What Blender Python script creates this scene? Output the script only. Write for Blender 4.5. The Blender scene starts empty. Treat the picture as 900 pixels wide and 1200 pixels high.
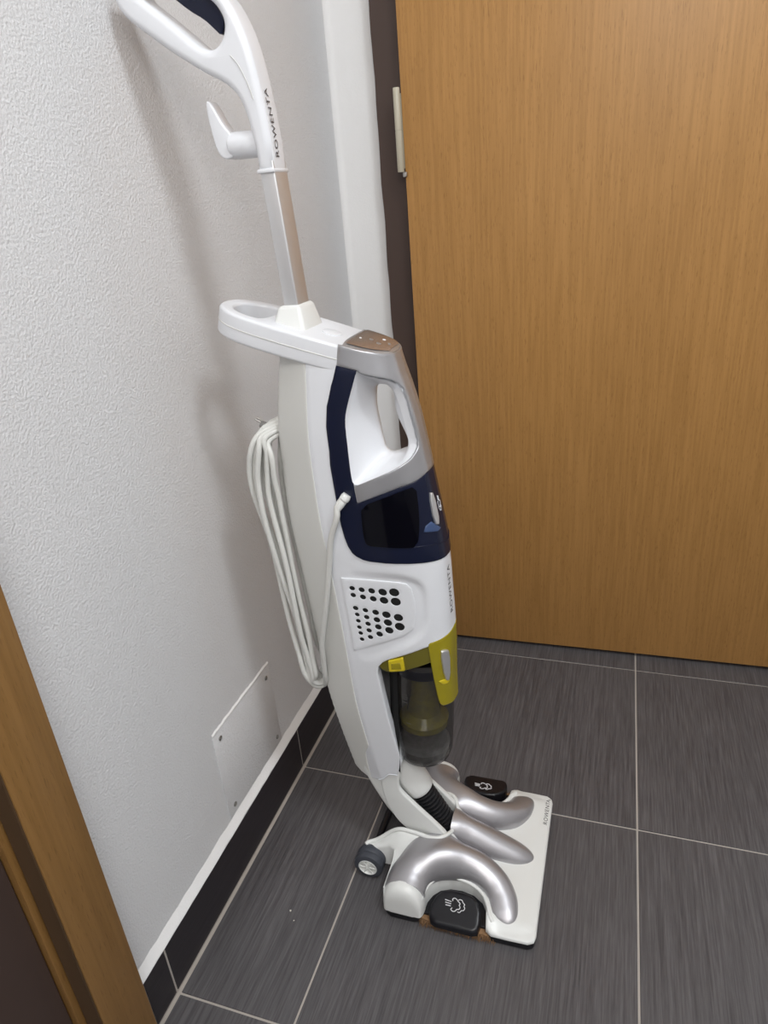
import bpy, bmesh, math, random
import numpy as np
from mathutils import Vector, Matrix
from mathutils.geometry import delaunay_2d_cdt
random.seed(7)
sc = bpy.context.scene
COL = sc.collection

# ------------------------------------------------------------------ camera
cam_d = bpy.data.cameras.new('camera'); cam = bpy.data.objects.new('camera', cam_d); COL.objects.link(cam)
cam.location = (0.5548, -0.9279, 1.0257)
cam.rotation_euler = (math.radians(65.5558), math.radians(4.5089), math.radians(17.8581))
cam_d.sensor_fit = 'HORIZONTAL'; cam_d.sensor_width = 36.0; cam_d.lens = 808.083 / 900 * 36
cam_d.clip_start = 0.01
sc.camera = cam

# ------------------------------------------------------------------ world, lights, exposure
wd = bpy.data.worlds.new('world'); sc.world = wd; wd.use_nodes = True
wd.node_tree.nodes['Background'].inputs[0].default_value = (0.8, 0.88, 1.0, 1)
wd.node_tree.nodes['Background'].inputs[1].default_value = 0.3
def area(name, loc, target, size, power, color, shape='DISK', size_y=None):
    l = bpy.data.lights.new(name, 'AREA'); l.shape = shape; l.size = size
    if size_y: l.size_y = size_y
    l.energy = power; l.color = color
    o = bpy.data.objects.new(name, l); COL.objects.link(o); o.location = loc
    o.rotation_euler = (Vector(target) - Vector(loc)).to_track_quat('-Z', 'Y').to_euler()
    return o
LAMP = (1.20, -0.74, 2.44)
area('ceiling_light', LAMP, (LAMP[0], LAMP[1], 0), 0.42, 18.5, (0.92, 0.97, 1.0))
area('fill_light', (0.85, -1.80, 2.20), (0.35, 0.2, 0.8), 0.9, 18, (1.0, 0.965, 0.925), 'RECTANGLE', 0.6)  # added fill from behind the camera to lift the shadows, no real lamp
sc.view_settings.view_transform = 'Standard'; sc.view_settings.look = 'None'
sc.view_settings.exposure = -0.02; sc.view_settings.gamma = 1.0
sc.view_settings.use_curve_mapping = False

# ------------------------------------------------------------------ data measured for the vacuum's body
D = {"hs":[0.18,0.2,0.22,0.24,0.26,0.28,0.3,0.32,0.34,0.36,0.38,0.4,0.42,0.44,0.46,0.48,0.5,0.52,0.54,0.56,0.58,0.6,0.62,0.64,0.66,0.68,0.7,0.72,0.74,0.76,0.78,0.8,0.82,0.84,0.86,0.88,0.9,0.92],"xb":[0.179,0.1747,0.1704,0.1663,0.1625,0.1589,0.1554,0.1524,0.15,0.1484,0.1473,0.1463,0.1452,0.1439,0.1425,0.141,0.1395,0.138,0.1364,0.1348,0.133,0.1313,0.1297,0.1286,0.1284,0.1287,0.1292,0.1298,0.1308,0.1326,0.1354,0.1391,0.1432,0.1473,0.1508,0.1539,0.1568,0.1597],"xf":[0.3544,0.3545,0.3545,0.3546,0.3546,0.3547,0.3547,0.3547,0.3548,0.3548,0.3548,0.3551,0.3556,0.356,0.356,0.3556,0.3549,0.3541,0.3534,0.3528,0.3518,0.3497,0.347,0.3441,0.3412,0.3384,0.3355,0.3325,0.3296,0.3266,0.3236,0.3202,0.3159,0.3108,0.3048,0.2995,0.2966,0.2959],"HW":[[0.18,0.0385],[0.24,0.0425],[0.32,0.0475],[0.42,0.052],[0.6,0.054],[0.75,0.052],[0.85,0.048],[0.9,0.045]],"HM":[[0.18,0],[0.62,0],[0.74,0.12],[0.88,0.3],[0.95,0.3]],"sec_t":[0.0,0.0027,0.0055,0.0082,0.011,0.0138,0.0166,0.0194,0.0222,0.025,0.0277,0.0304,0.0331,0.0357,0.0383,0.0409,0.0434,0.0459,0.0483,0.0508,0.0532,0.0556,0.058,0.0603,0.0627,0.0649,0.0671,0.0693,0.0714,0.0735,0.0755,0.0775,0.0794,0.0811,0.0826,0.0839,0.0851,0.0862,0.0872,0.0882,0.0893,0.0905,0.0919,0.0936,0.0956,0.0979,0.1007,0.104,0.1078,0.1122,0.1172,0.1226,0.1285,0.1347,0.1413,0.1481,0.1552,0.1624,0.1698,0.1772,0.1847,0.1921,0.1995,0.2067,0.2137,0.2208,0.2281,0.2358,0.2436,0.2515,0.2595,0.2674,0.2753,0.2831,0.2907,0.2981,0.3051,0.3118,0.3181,0.3239,0.3291,0.3337,0.3376,0.3411,0.344,0.3466,0.3488,0.3509,0.3528,0.3547,0.3566,0.3586,0.3608,0.3633,0.3662,0.3695,0.3732,0.3774,0.3818,0.3864,0.3912,0.3961,0.4012,0.4065,0.412,0.4175,0.4233,0.4291,0.4351,0.4412,0.4474,0.4537,0.46,0.4666,0.4734,0.4804,0.4876,0.4949,0.5024,0.51,0.5177,0.5254,0.5332,0.5409,0.5486,0.5562,0.5637,0.5711,0.5784,0.5855,0.5927,0.5999,0.6071,0.6143,0.6214,0.6285,0.6356,0.6426,0.6495,0.6563,0.6631,0.6697,0.6763,0.6827,0.689,0.6951,0.7012,0.7072,0.7132,0.719,0.7248,0.7304,0.736,0.7416,0.747,0.7524,0.7578,0.763,0.7682,0.7733,0.7784,0.7834,0.7884,0.7933,0.7982,0.803,0.8077,0.8125,0.8171,0.8218,0.8264,0.8309,0.8354,0.8399,0.8444,0.8488,0.8533,0.8577,0.862,0.8664,0.8708,0.8751,0.8794,0.8838,0.8881,0.8925,0.8968,0.9012,0.9056,0.9099,0.9144,0.9188,0.9233,0.9278,0.9323,0.937,0.9416,0.9464,0.9512,0.956,0.9609,0.9658,0.9707,0.9756,0.9805,0.9855,0.9903,0.9952,1.0],"sec_s":[0.0,0.0,0.0,0.0,0.0,0.0,0.0,0.0,0.0,0.0,0.0,0.0,0.0,0.0,0.0,0.0,0.0,0.0002,0.0003,0.0005,0.0007,0.0008,0.001,0.0012,0.0015,0.0018,0.0022,0.0026,0.0031,0.0037,0.0043,0.0051,0.006,0.0068,0.0075,0.008,0.0085,0.0089,0.0095,0.0101,0.0109,0.0119,0.0132,0.0148,0.0168,0.0193,0.0223,0.0258,0.03,0.0348,0.0403,0.0463,0.0529,0.0599,0.0673,0.075,0.0831,0.0913,0.0997,0.1082,0.1167,0.1252,0.1336,0.1419,0.15,0.1582,0.1667,0.1755,0.1846,0.1938,0.203,0.2123,0.2216,0.2307,0.2396,0.2482,0.2565,0.2644,0.2719,0.2787,0.285,0.2905,0.2953,0.2995,0.3031,0.3062,0.3091,0.3116,0.3141,0.3164,0.3189,0.3214,0.3243,0.3274,0.331,0.3352,0.34,0.3453,0.3508,0.3566,0.3627,0.369,0.3755,0.3822,0.3891,0.3961,0.4034,0.4108,0.4184,0.4261,0.434,0.4419,0.45,0.4583,0.4669,0.4758,0.4849,0.4943,0.5038,0.5134,0.5231,0.5329,0.5427,0.5525,0.5623,0.5719,0.5815,0.5908,0.6,0.6091,0.6182,0.6273,0.6364,0.6455,0.6546,0.6636,0.6725,0.6814,0.6901,0.6988,0.7073,0.7157,0.724,0.7321,0.74,0.7478,0.7554,0.7629,0.7703,0.7776,0.7848,0.7918,0.7988,0.8056,0.8123,0.8188,0.8253,0.8317,0.8379,0.844,0.85,0.8559,0.8616,0.8673,0.8728,0.8782,0.8835,0.8887,0.8938,0.8987,0.9035,0.9082,0.9128,0.9173,0.9216,0.9259,0.93,0.934,0.9379,0.9417,0.9453,0.9488,0.9523,0.9556,0.9588,0.9618,0.9648,0.9676,0.9703,0.9729,0.9754,0.9778,0.98,0.9821,0.9839,0.9856,0.9871,0.9885,0.9897,0.9908,0.9919,0.9929,0.9938,0.9948,0.9957,0.9967,0.9977,0.9988,1.0],"sec_g":[0.0,0.0138,0.0278,0.0418,0.0559,0.0701,0.0843,0.0984,0.1125,0.1265,0.1404,0.1542,0.1678,0.1812,0.1944,0.2073,0.22,0.2325,0.245,0.2574,0.2697,0.2819,0.2939,0.3058,0.3175,0.3289,0.3401,0.351,0.3616,0.3718,0.3816,0.391,0.4,0.4082,0.4154,0.4217,0.4273,0.4325,0.4372,0.4418,0.4462,0.4509,0.4558,0.4611,0.467,0.4737,0.4813,0.4901,0.5,0.5112,0.5234,0.5365,0.5505,0.5652,0.5804,0.5961,0.6122,0.6285,0.6449,0.6614,0.6778,0.6939,0.7098,0.7252,0.74,0.7548,0.7702,0.7859,0.8019,0.818,0.834,0.85,0.8656,0.8809,0.8956,0.9096,0.9228,0.9351,0.9463,0.9563,0.965,0.9723,0.9783,0.9831,0.9868,0.9896,0.9916,0.993,0.9938,0.9941,0.9942,0.994,0.9938,0.9937,0.9938,0.9942,0.995,0.996,0.9969,0.9976,0.9981,0.9986,0.9989,0.9992,0.9994,0.9995,0.9996,0.9996,0.9997,0.9997,0.9998,0.9999,1.0,1.0,1.0,1.0,1.0,1.0,1.0,1.0,1.0,1.0,1.0,1.0,1.0,1.0,1.0,1.0,1.0,0.9993,0.9986,0.998,0.9974,0.9967,0.996,0.9951,0.9941,0.9928,0.9913,0.9896,0.9875,0.985,0.9821,0.9788,0.975,0.9708,0.9664,0.9616,0.9566,0.9513,0.9457,0.9397,0.9334,0.9268,0.9198,0.9125,0.9048,0.8967,0.8882,0.8793,0.87,0.8603,0.8502,0.8397,0.8288,0.8175,0.8059,0.7939,0.7816,0.7688,0.7558,0.7423,0.7286,0.7144,0.7,0.6851,0.67,0.6545,0.6387,0.6225,0.6059,0.589,0.5718,0.5542,0.5363,0.5179,0.4993,0.4803,0.4609,0.4412,0.4212,0.4008,0.38,0.3587,0.3368,0.3143,0.2913,0.2679,0.2441,0.22,0.1956,0.1711,0.1465,0.1218,0.0971,0.0725,0.0481,0.0239,0.0],"TL":0.2789,"grip_open":[[0.6655,0.8597],[0.6924,0.8563],[0.8006,0.8553],[0.8589,0.853],[0.8914,0.8486],[0.9191,0.8399],[0.9222,0.8236],[0.9209,0.8022],[0.9225,0.7835],[0.9226,0.767],[0.9118,0.7575],[0.8881,0.7514],[0.8566,0.744],[0.8109,0.7366],[0.755,0.7282],[0.6818,0.7183],[0.6156,0.7088],[0.5437,0.699],[0.5393,0.7133],[0.5452,0.7537],[0.5453,0.7904],[0.567,0.8094],[0.6113,0.8347]],"navy":[[0.5362,0.8592],[0.4843,0.8313],[0.4478,0.8034],[0.4365,0.7762],[0.4404,0.7447],[0.434,0.7247],[0.4363,0.6905],[0.4405,0.6389],[0.4455,0.6212],[0.4538,0.6088],[0.4686,0.599],[0.4872,0.5943],[0.5192,0.5899],[0.5529,0.5882],[0.6299,0.5875],[0.7053,0.5878],[0.7864,0.5873],[0.8545,0.5858],[0.9002,0.5844]],"navy_r":[[0.8432,0.7091],[0.7803,0.7045],[0.6911,0.6937],[0.5462,0.6745],[0.5437,0.699]],"navy_in":[[0.5393,0.7133],[0.5452,0.7537],[0.5453,0.7904],[0.567,0.8094],[0.6113,0.8347],[0.6655,0.8597]],"navy_front_top":[[0.9979,0.7181]],"navy_front_bot":[[0.95,0.5826]],"tank":[[0.5661,0.6714],[0.6871,0.6874],[0.7761,0.6982],[0.8481,0.7037],[0.8416,0.6765],[0.8275,0.6437],[0.7976,0.6119],[0.7209,0.6123],[0.6387,0.6128],[0.5791,0.6129],[0.5546,0.6149],[0.5497,0.6262],[0.5569,0.6496]],"silver_tl":[[0.57,0.8784]],"silver_top":[[0.7529,0.8811],[0.9979,0.8648]],"tseam":[[0.5537,0.6136],[0.6387,0.6128],[0.7936,0.612],[0.8663,0.6099],[0.9589,0.6045]],"tank_btn":[[0.9103,0.6884],[0.9386,0.6854],[0.9367,0.6342],[0.9012,0.6386]],"btn_recess":[[0.8563,0.6403],[0.8892,0.6441],[0.9448,0.6273],[0.9188,0.6251],[0.841,0.6318]],"icon":[[0.9979,0.6744],[0.9963,0.646]],"vent_plate":[[0.3934,0.5588],[0.561,0.5583],[0.6729,0.557],[0.7139,0.5547],[0.7357,0.5467],[0.7453,0.5278],[0.7411,0.5061],[0.7218,0.4839],[0.6711,0.472],[0.5552,0.4581],[0.3923,0.4384]],"vent_rec":[[0.3902,0.5708],[0.524,0.5705],[0.6835,0.5703],[0.7552,0.5649],[0.7972,0.5557],[0.8167,0.5375],[0.8068,0.4972],[0.7828,0.4787],[0.7484,0.4667],[0.6922,0.4566],[0.5954,0.4421],[0.4937,0.4261],[0.3809,0.4167]],"holes":[[0.4309,0.5436,0.0032],[0.4795,0.5421,0.0035],[0.531,0.5415,0.0039],[0.5873,0.5407,0.0049],[0.6463,0.5414,0.0057],[0.4298,0.5325,0.0032],[0.4799,0.5306,0.0035],[0.5325,0.5289,0.0039],[0.5877,0.5276,0.0049],[0.6477,0.5267,0.0057],[0.4298,0.5114,0.0032],[0.4803,0.5091,0.0032],[0.5333,0.507,0.0039],[0.5886,0.5045,0.0049],[0.6496,0.5011,0.0053],[0.4322,0.5009,0.0028],[0.481,0.4978,0.0032],[0.5339,0.4948,0.0039],[0.5906,0.4915,0.0049],[0.65,0.4863,0.0057],[0.4317,0.4904,0.0028],[0.4821,0.4868,0.0032],[0.5349,0.483,0.0039],[0.5915,0.4788,0.0049],[0.4312,0.4797,0.0028],[0.4818,0.4757,0.0032],[0.5361,0.471,0.0039],[0.433,0.4699,0.0028],[0.4832,0.4645,0.0032],[0.4346,0.4595,0.0028]],"bin_cut":[[0.9979,0.4658],[0.9635,0.4629],[0.916,0.4619],[0.8665,0.4598],[0.8261,0.4571],[0.7616,0.4514],[0.7066,0.4451],[0.6307,0.436],[0.5616,0.4274],[0.5305,0.4216],[0.5049,0.4128],[0.4942,0.3998],[0.4996,0.3841],[0.5076,0.3488],[0.5195,0.2921],[0.5308,0.2539],[0.5397,0.2273]],"collar_low":[[0.506,0.4097],[0.5333,0.4046],[0.592,0.4056],[0.6609,0.4121],[0.7271,0.4186],[0.7919,0.4248]],"latch":[[0.7882,0.4513],[0.7934,0.4336],[0.8062,0.3995],[0.8264,0.357],[0.8346,0.3483],[0.8497,0.3436],[0.8785,0.3418]],"latch_btn":[[0.8472,0.443],[0.8738,0.4437],[0.9032,0.4391],[0.9024,0.3876],[0.8686,0.3907]],"latch_notch":[[0.8339,0.3912],[0.8659,0.3918],[0.9021,0.3861],[0.888,0.3819],[0.8536,0.3846]],"clip":[[0.5662,0.4268],[0.649,0.4351],[0.654,0.4127],[0.5637,0.4075]],"shell_bot":[[0.0983,0.1774],[0.1504,0.1714],[0.2015,0.1687],[0.2527,0.1697],[0.3201,0.1752],[0.3672,0.1821],[0.3947,0.1895],[0.4191,0.1946],[0.458,0.1959],[0.4834,0.1963]],"strain":[[0.4888,0.6813]]}

# ------------------------------------------------------------------ materials
def newmat(name):
    m = bpy.data.materials.new(name); m.use_nodes = True
    nt = m.node_tree; b = nt.nodes['Principled BSDF']
    return m, nt, b
def N(nt, t, **kw):
    n = nt.nodes.new(t)
    for k, v in kw.items():
        if isinstance(k, str) and hasattr(n, k): setattr(n, k, v)
    return n
def setin(n, **kw):
    for k, v in kw.items(): n.inputs[k.replace('_', ' ')].default_value = v
def plain(name, col, rough=0.45, metal=0.0, bump=0.0, bscale=900, coat=0.0, var=0.04, spec=0.5):
    m, nt, b = newmat(name)
    tc = N(nt, 'ShaderNodeTexCoord')
    ns = N(nt, 'ShaderNodeTexNoise'); setin(ns, Scale=18.0, Detail=6.0); nt.links.new(tc.outputs['Object'], ns.inputs['Vector'])
    mx = N(nt, 'ShaderNodeMixRGB'); mx.inputs[1].default_value = tuple(c * (1 - var) for c in col) + (1,)
    mx.inputs[2].default_value = tuple(min(1, c * (1 + var)) for c in col) + (1,)
    nt.links.new(ns.outputs['Fac'], mx.inputs[0]); nt.links.new(mx.outputs[0], b.inputs['Base Color'])
    b.inputs['Roughness'].default_value = rough; b.inputs['Metallic'].default_value = metal
    b.inputs['Coat Weight'].default_value = coat; b.inputs['Coat Roughness'].default_value = 0.12
    b.inputs['Specular IOR Level'].default_value = spec
    if bump:
        n2 = N(nt, 'ShaderNodeTexNoise'); setin(n2, Scale=float(bscale), Detail=2.0); nt.links.new(tc.outputs['Object'], n2.inputs['Vector'])
        bp = N(nt, 'ShaderNodeBump'); setin(bp, Strength=bump, Distance=0.001)
        nt.links.new(n2.outputs['Fac'], bp.inputs['Height']); nt.links.new(bp.outputs[0], b.inputs['Normal'])
    return m
def wallmat(name, col, scale=310, strength=0.45):
    m, nt, b = newmat(name)
    g = N(nt, 'ShaderNodeNewGeometry')
    n1 = N(nt, 'ShaderNodeTexNoise'); setin(n1, Scale=float(scale), Detail=3.0, Roughness=0.5)
    n3 = N(nt, 'ShaderNodeTexNoise'); setin(n3, Scale=3.0, Detail=3.0)
    for n in (n1, n3): nt.links.new(g.outputs['Position'], n.inputs['Vector'])
    mx = N(nt, 'ShaderNodeMixRGB'); mx.inputs[1].default_value = tuple(c * 0.97 for c in col) + (1,); mx.inputs[2].default_value = tuple(min(1, c * 1.03) for c in col) + (1,)
    nt.links.new(n3.outputs['Fac'], mx.inputs[0]); nt.links.new(mx.outputs[0], b.inputs['Base Color'])
    b.inputs['Roughness'].default_value = 0.8; b.inputs['Specular IOR Level'].default_value = 0.25
    bp = N(nt, 'ShaderNodeBump'); setin(bp, Strength=strength, Distance=0.0035)
    nt.links.new(n1.outputs['Fac'], bp.inputs['Height']); nt.links.new(bp.outputs[0], b.inputs['Normal'])
    return m
def woodmat(name, c1, c2, axis='Z', fine=160.0, rough=0.42):
    m, nt, b = newmat(name)
    g = N(nt, 'ShaderNodeNewGeometry')
    def noise(sx, sz, scale, detail, dist=0.0):
        mp = N(nt, 'ShaderNodeMapping'); mp.inputs['Scale'].default_value = (sx, sx, sz)
        nt.links.new(g.outputs['Position'], mp.inputs['Vector'])
        n = N(nt, 'ShaderNodeTexNoise'); setin(n, Scale=scale, Detail=detail, Distortion=dist); nt.links.new(mp.outputs[0], n.inputs['Vector'])
        return n
    a = noise(1, 0.035, fine, 5.0, 0.15); w = noise(1, 0.06, 11.0, 3.0, 0.6); p = noise(1, 0.10, fine * 3.2, 1.0)
    mx = N(nt, 'ShaderNodeMixRGB'); mx.inputs[1].default_value = c1 + (1,); mx.inputs[2].default_value = c2 + (1,)
    cr = N(nt, 'ShaderNodeValToRGB'); cr.color_ramp.elements[0].position = 0.36; cr.color_ramp.elements[1].position = 0.66
    nt.links.new(a.outputs['Fac'], cr.inputs[0])
    ad = N(nt, 'ShaderNodeMath', operation='MULTIPLY'); ad.inputs[1].default_value = 0.55; nt.links.new(cr.outputs[0], ad.inputs[0])
    ad2 = N(nt, 'ShaderNodeMath', operation='MULTIPLY_ADD'); ad2.inputs[1].default_value = 0.55; nt.links.new(w.outputs['Fac'], ad2.inputs[0]); nt.links.new(ad.outputs[0], ad2.inputs[2])
    nt.links.new(ad2.outputs[0], mx.inputs[0])
    # short dark pores
    pr = N(nt, 'ShaderNodeValToRGB'); pr.color_ramp.elements[0].position = 0.62; pr.color_ramp.elements[0].color = (1, 1, 1, 1); pr.color_ramp.elements[1].position = 0.72; pr.color_ramp.elements[1].color = (0.80, 0.77, 0.72, 1)
    nt.links.new(p.outputs['Fac'], pr.inputs[0])
    mu = N(nt, 'ShaderNodeMixRGB', blend_type='MULTIPLY'); mu.inputs[0].default_value = 1.0
    nt.links.new(mx.outputs[0], mu.inputs[1]); nt.links.new(pr.outputs[0], mu.inputs[2]); nt.links.new(mu.outputs[0], b.inputs['Base Color'])
    b.inputs['Roughness'].default_value = rough
    bp = N(nt, 'ShaderNodeBump'); setin(bp, Strength=0.12, Distance=0.0005); nt.links.new(a.outputs['Fac'], bp.inputs['Height']); nt.links.new(bp.outputs[0], b.inputs['Normal'])
    return m
def tilemat(name, c1, c2, rough=0.38):
    m, nt, b = newmat(name)
    g = N(nt, 'ShaderNodeNewGeometry'); oi = N(nt, 'ShaderNodeObjectInfo')
    def noise(sx, sy, scale, detail):
        mp = N(nt, 'ShaderNodeMapping'); mp.inputs['Scale'].default_value = (sx, sy, sx)
        nt.links.new(g.outputs['Position'], mp.inputs['Vector'])
        n = N(nt, 'ShaderNodeTexNoise'); n.noise_dimensions = '4D'; setin(n, Scale=scale, Detail=detail, Roughness=0.65); nt.links.new(mp.outputs[0], n.inputs['Vector'])
        mw = N(nt, 'ShaderNodeMath', operation='MULTIPLY'); mw.inputs[1].default_value = 13.0; nt.links.new(oi.outputs['Random'], mw.inputs[0]); nt.links.new(mw.outputs[0], n.inputs['W'])
        return n
    a = noise(1, 0.035, 330.0, 4.0); c = noise(1, 0.25, 9.0, 4.0)
    cr = N(nt, 'ShaderNodeValToRGB'); cr.color_ramp.elements[0].position = 0.33; cr.color_ramp.elements[1].position = 0.70
    nt.links.new(a.outputs['Fac'], cr.inputs[0])
    s = N(nt, 'ShaderNodeMath', operation='MULTIPLY_ADD'); s.inputs[1].default_value = 0.65
    c2m = N(nt, 'ShaderNodeMath', operation='MULTIPLY'); c2m.inputs[1].default_value = 0.4; nt.links.new(c.outputs['Fac'], c2m.inputs[0])
    nt.links.new(cr.outputs[0], s.inputs[0]); nt.links.new(c2m.outputs[0], s.inputs[2])
    mx = N(nt, 'ShaderNodeMixRGB'); mx.inputs[1].default_value = c1 + (1,); mx.inputs[2].default_value = c2 + (1,)
    nt.links.new(s.outputs[0], mx.inputs[0]); nt.links.new(mx.outputs[0], b.inputs['Base Color'])
    b.inputs['Roughness'].default_value = rough
    bp = N(nt, 'ShaderNodeBump'); setin(bp, Strength=0.25, Distance=0.0005); nt.links.new(a.outputs['Fac'], bp.inputs['Height']); nt.links.new(bp.outputs[0], b.inputs['Normal'])
    return m
def glassmat(name, col, alpha, rough=0.1):
    m, nt, b = newmat(name)
    b.inputs['Base Color'].default_value = col + (1,); b.inputs['Roughness'].default_value = rough; b.inputs['Specular IOR Level'].default_value = 0.6
    g = N(nt, 'ShaderNodeNewGeometry'); n = N(nt, 'ShaderNodeTexNoise'); setin(n, Scale=60.0, Detail=5.0, Roughness=0.7); nt.links.new(g.outputs['Position'], n.inputs['Vector'])
    mr = N(nt, 'ShaderNodeMapRange'); mr.inputs['From Min'].default_value = 0.35; mr.inputs['From Max'].default_value = 0.7
    mr.inputs['To Min'].default_value = alpha - 0.08; mr.inputs['To Max'].default_value = min(1, alpha + 0.14)
    nt.links.new(n.outputs['Fac'], mr.inputs['Value']); nt.links.new(mr.outputs[0], b.inputs['Alpha'])
    return m

M = {
 'wall': wallmat('wall_plaster', (0.735, 0.735, 0.745)),
 'plaster': wallmat('smooth_plaster', (0.84, 0.835, 0.83), 300, 0.15),
 'ceiling': wallmat('ceiling_paint', (0.85, 0.85, 0.84)),
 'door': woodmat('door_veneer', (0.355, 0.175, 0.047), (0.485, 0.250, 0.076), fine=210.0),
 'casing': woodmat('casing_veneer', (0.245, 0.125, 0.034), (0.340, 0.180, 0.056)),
 'frame': plain('brown_frame_paint', (0.060, 0.036, 0.028), 0.5),
 'dark_panel': plain('dark_brown_panel', (0.060, 0.037, 0.030), 0.55),
 'tile': tilemat('dark_stone_tile', (0.038, 0.035, 0.038), (0.150, 0.142, 0.148), 0.46),
 'base_tile': tilemat('dark_skirting_tile', (0.014, 0.011, 0.013), (0.040, 0.035, 0.040)),
 'grout': plain('grey_grout', (0.46, 0.42, 0.38), 0.85, bump=0.3),
 'white': plain('pearl_white_plastic', (0.80, 0.815, 0.85), 0.30, coat=0.25, var=0.01),
 'cream': plain('warm_white_plastic', (0.80, 0.81, 0.79), 0.36, coat=0.1, var=0.02),
 'spine': plain('grey_white_plastic', (0.72, 0.72, 0.69), 0.38, var=0.02),
 'navy': plain('navy_plastic', (0.006, 0.009, 0.028), 0.25, coat=0.0, spec=0.35, var=0.05),
 'tank': plain('black_glossy_tank', (0.0015, 0.0015, 0.004), 0.09, coat=0.0, var=0.0, spec=0.18),
 'blue': plain('navy_recess', (0.05, 0.085, 0.19), 0.3),
 'silver': plain('satin_silver_paint', (0.50, 0.50, 0.52), 0.30, metal=0.75, var=0.02),
 'duct': plain('brushed_silver_duct', (0.47, 0.46, 0.48), 0.40, metal=0.72, bump=0.03, var=0.02),
 'rod': plain('aluminium_rod', (0.70, 0.70, 0.71), 0.42, metal=0.75, var=0.01),
 'mirror': plain('bronze_mirror_panel', (0.42, 0.35, 0.31), 0.22, metal=0.7, var=0.02),
 'black': plain('black_plastic', (0.008, 0.008, 0.011), 0.28, coat=0.0, spec=0.4, var=0.05),
 'hose': plain('black_hose', (0.014, 0.014, 0.016), 0.30, spec=0.6),
 'hole': plain('dark_interior', (0.004, 0.004, 0.004), 0.9),
 'rubber': plain('grey_rubber', (0.055, 0.06, 0.075), 0.55),
 'yellow': plain('translucent_yellow_plastic', (0.34, 0.28, 0.010), 0.18, coat=0.6, var=0.03),
 'yellow2': plain('bright_yellow_plastic', (0.66, 0.52, 0.02), 0.3, var=0.03),
 'collar': plain('smoky_yellow_plastic', (0.15, 0.13, 0.015), 0.2, coat=0.4, var=0.06),
 'bin': glassmat('smoky_clear_bin', (0.045, 0.042, 0.040), 0.64, 0.16),
 'dust': plain('grey_dust', (0.22, 0.215, 0.21), 0.95, bump=0.8, bscale=300, var=0.3),
 'cord': plain('light_grey_cord', (0.70, 0.70, 0.67), 0.42, var=0.03),
 'ink': plain('dark_print', (0.06, 0.055, 0.06), 0.5),
 'mark': plain('white_print', (0.80, 0.80, 0.82), 0.5, var=0.0),
 'mop': plain('brown_mop_cloth', (0.26, 0.15, 0.075), 0.95, bump=1.0, bscale=500, var=0.5),
 'groove_shade': plain('brown_groove_shade', (0.085, 0.045, 0.018), 0.8),  # dark brown standing in for shade in the casing groove
 'hinge': plain('cream_hinge', (0.50, 0.46, 0.36), 0.4),
 'metal': plain('dull_metal', (0.45, 0.44, 0.42), 0.35, metal=0.9),
 'lampw': plain('lamp_white', (0.8, 0.8, 0.8), 0.5),
 'speck': plain('pale_crumb', (0.7, 0.66, 0.58), 0.8),
}

# ------------------------------------------------------------------ object helpers
def link(name, me, mat, parent=None, smooth=40):
    if mat is not None:
        me.materials.clear(); me.materials.append(mat)
    if smooth:
        for p in me.polygons: p.use_smooth = True
        me.set_sharp_from_angle(angle=math.radians(smooth))
    o = bpy.data.objects.new(name, me); COL.objects.link(o)
    if parent is not None: o.parent = parent
    return o
def mesh(name, verts, faces, mat, parent=None, smooth=40, merge=0.0):
    me = bpy.data.meshes.new(name)
    me.from_pydata([tuple(map(float, v)) for v in verts], [], [tuple(map(int, f)) for f in faces])
    bm = bmesh.new(); bm.from_mesh(me)
    if merge: bmesh.ops.remove_doubles(bm, verts=bm.verts, dist=merge)
    bmesh.ops.recalc_face_normals(bm, faces=bm.faces)
    bm.to_mesh(me); bm.free()
    return link(name, me, mat, parent, smooth)
def box(name, lo, hi, mat, parent=None, bev=0.0, seg=2):
    bm = bmesh.new(); bmesh.ops.create_cube(bm, size=1)
    for v in bm.verts:
        v.co = Vector([(lo[i] + hi[i]) / 2 + v.co[i] * (hi[i] - lo[i]) for i in range(3)])
    if bev: bmesh.ops.bevel(bm, geom=bm.edges[:], offset=bev, segments=seg, profile=0.5, affect='EDGES')
    me = bpy.data.meshes.new(name); bm.to_mesh(me); bm.free()
    return link(name, me, mat, parent, 40)
def smoothpts(P, n=6, closed=False):
    P = [np.array(p, float) for p in P]
    if closed: Q = [P[-1]] + P + [P[0], P[1]]
    else: Q = [2 * P[0] - P[1]] + P + [2 * P[-1] - P[-2]]
    out = []
    for i in range(1, len(Q) - 2):
        a, b, c, d = Q[i - 1:i + 3]
        for k in range(n):
            t = k / n
            out.append(.5 * ((2 * b) + (-a + c) * t + (2 * a - 5 * b + 4 * c - d) * t * t + (-a + 3 * b - 3 * c + d) * t ** 3))
    if not closed: out.append(P[-1])
    return out
def chaikin(P, n=2, closed=True):
    P = [np.array(p, float) for p in P]
    for _ in range(n):
        out = []
        m = len(P)
        if not closed: out.append(P[0])
        for i in range(m if closed else m - 1):
            a, b = P[i], P[(i + 1) % m]
            out += [a * .75 + b * .25, a * .25 + b * .75]
        if not closed: out.append(P[-1])
        P = out
    return P
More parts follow.
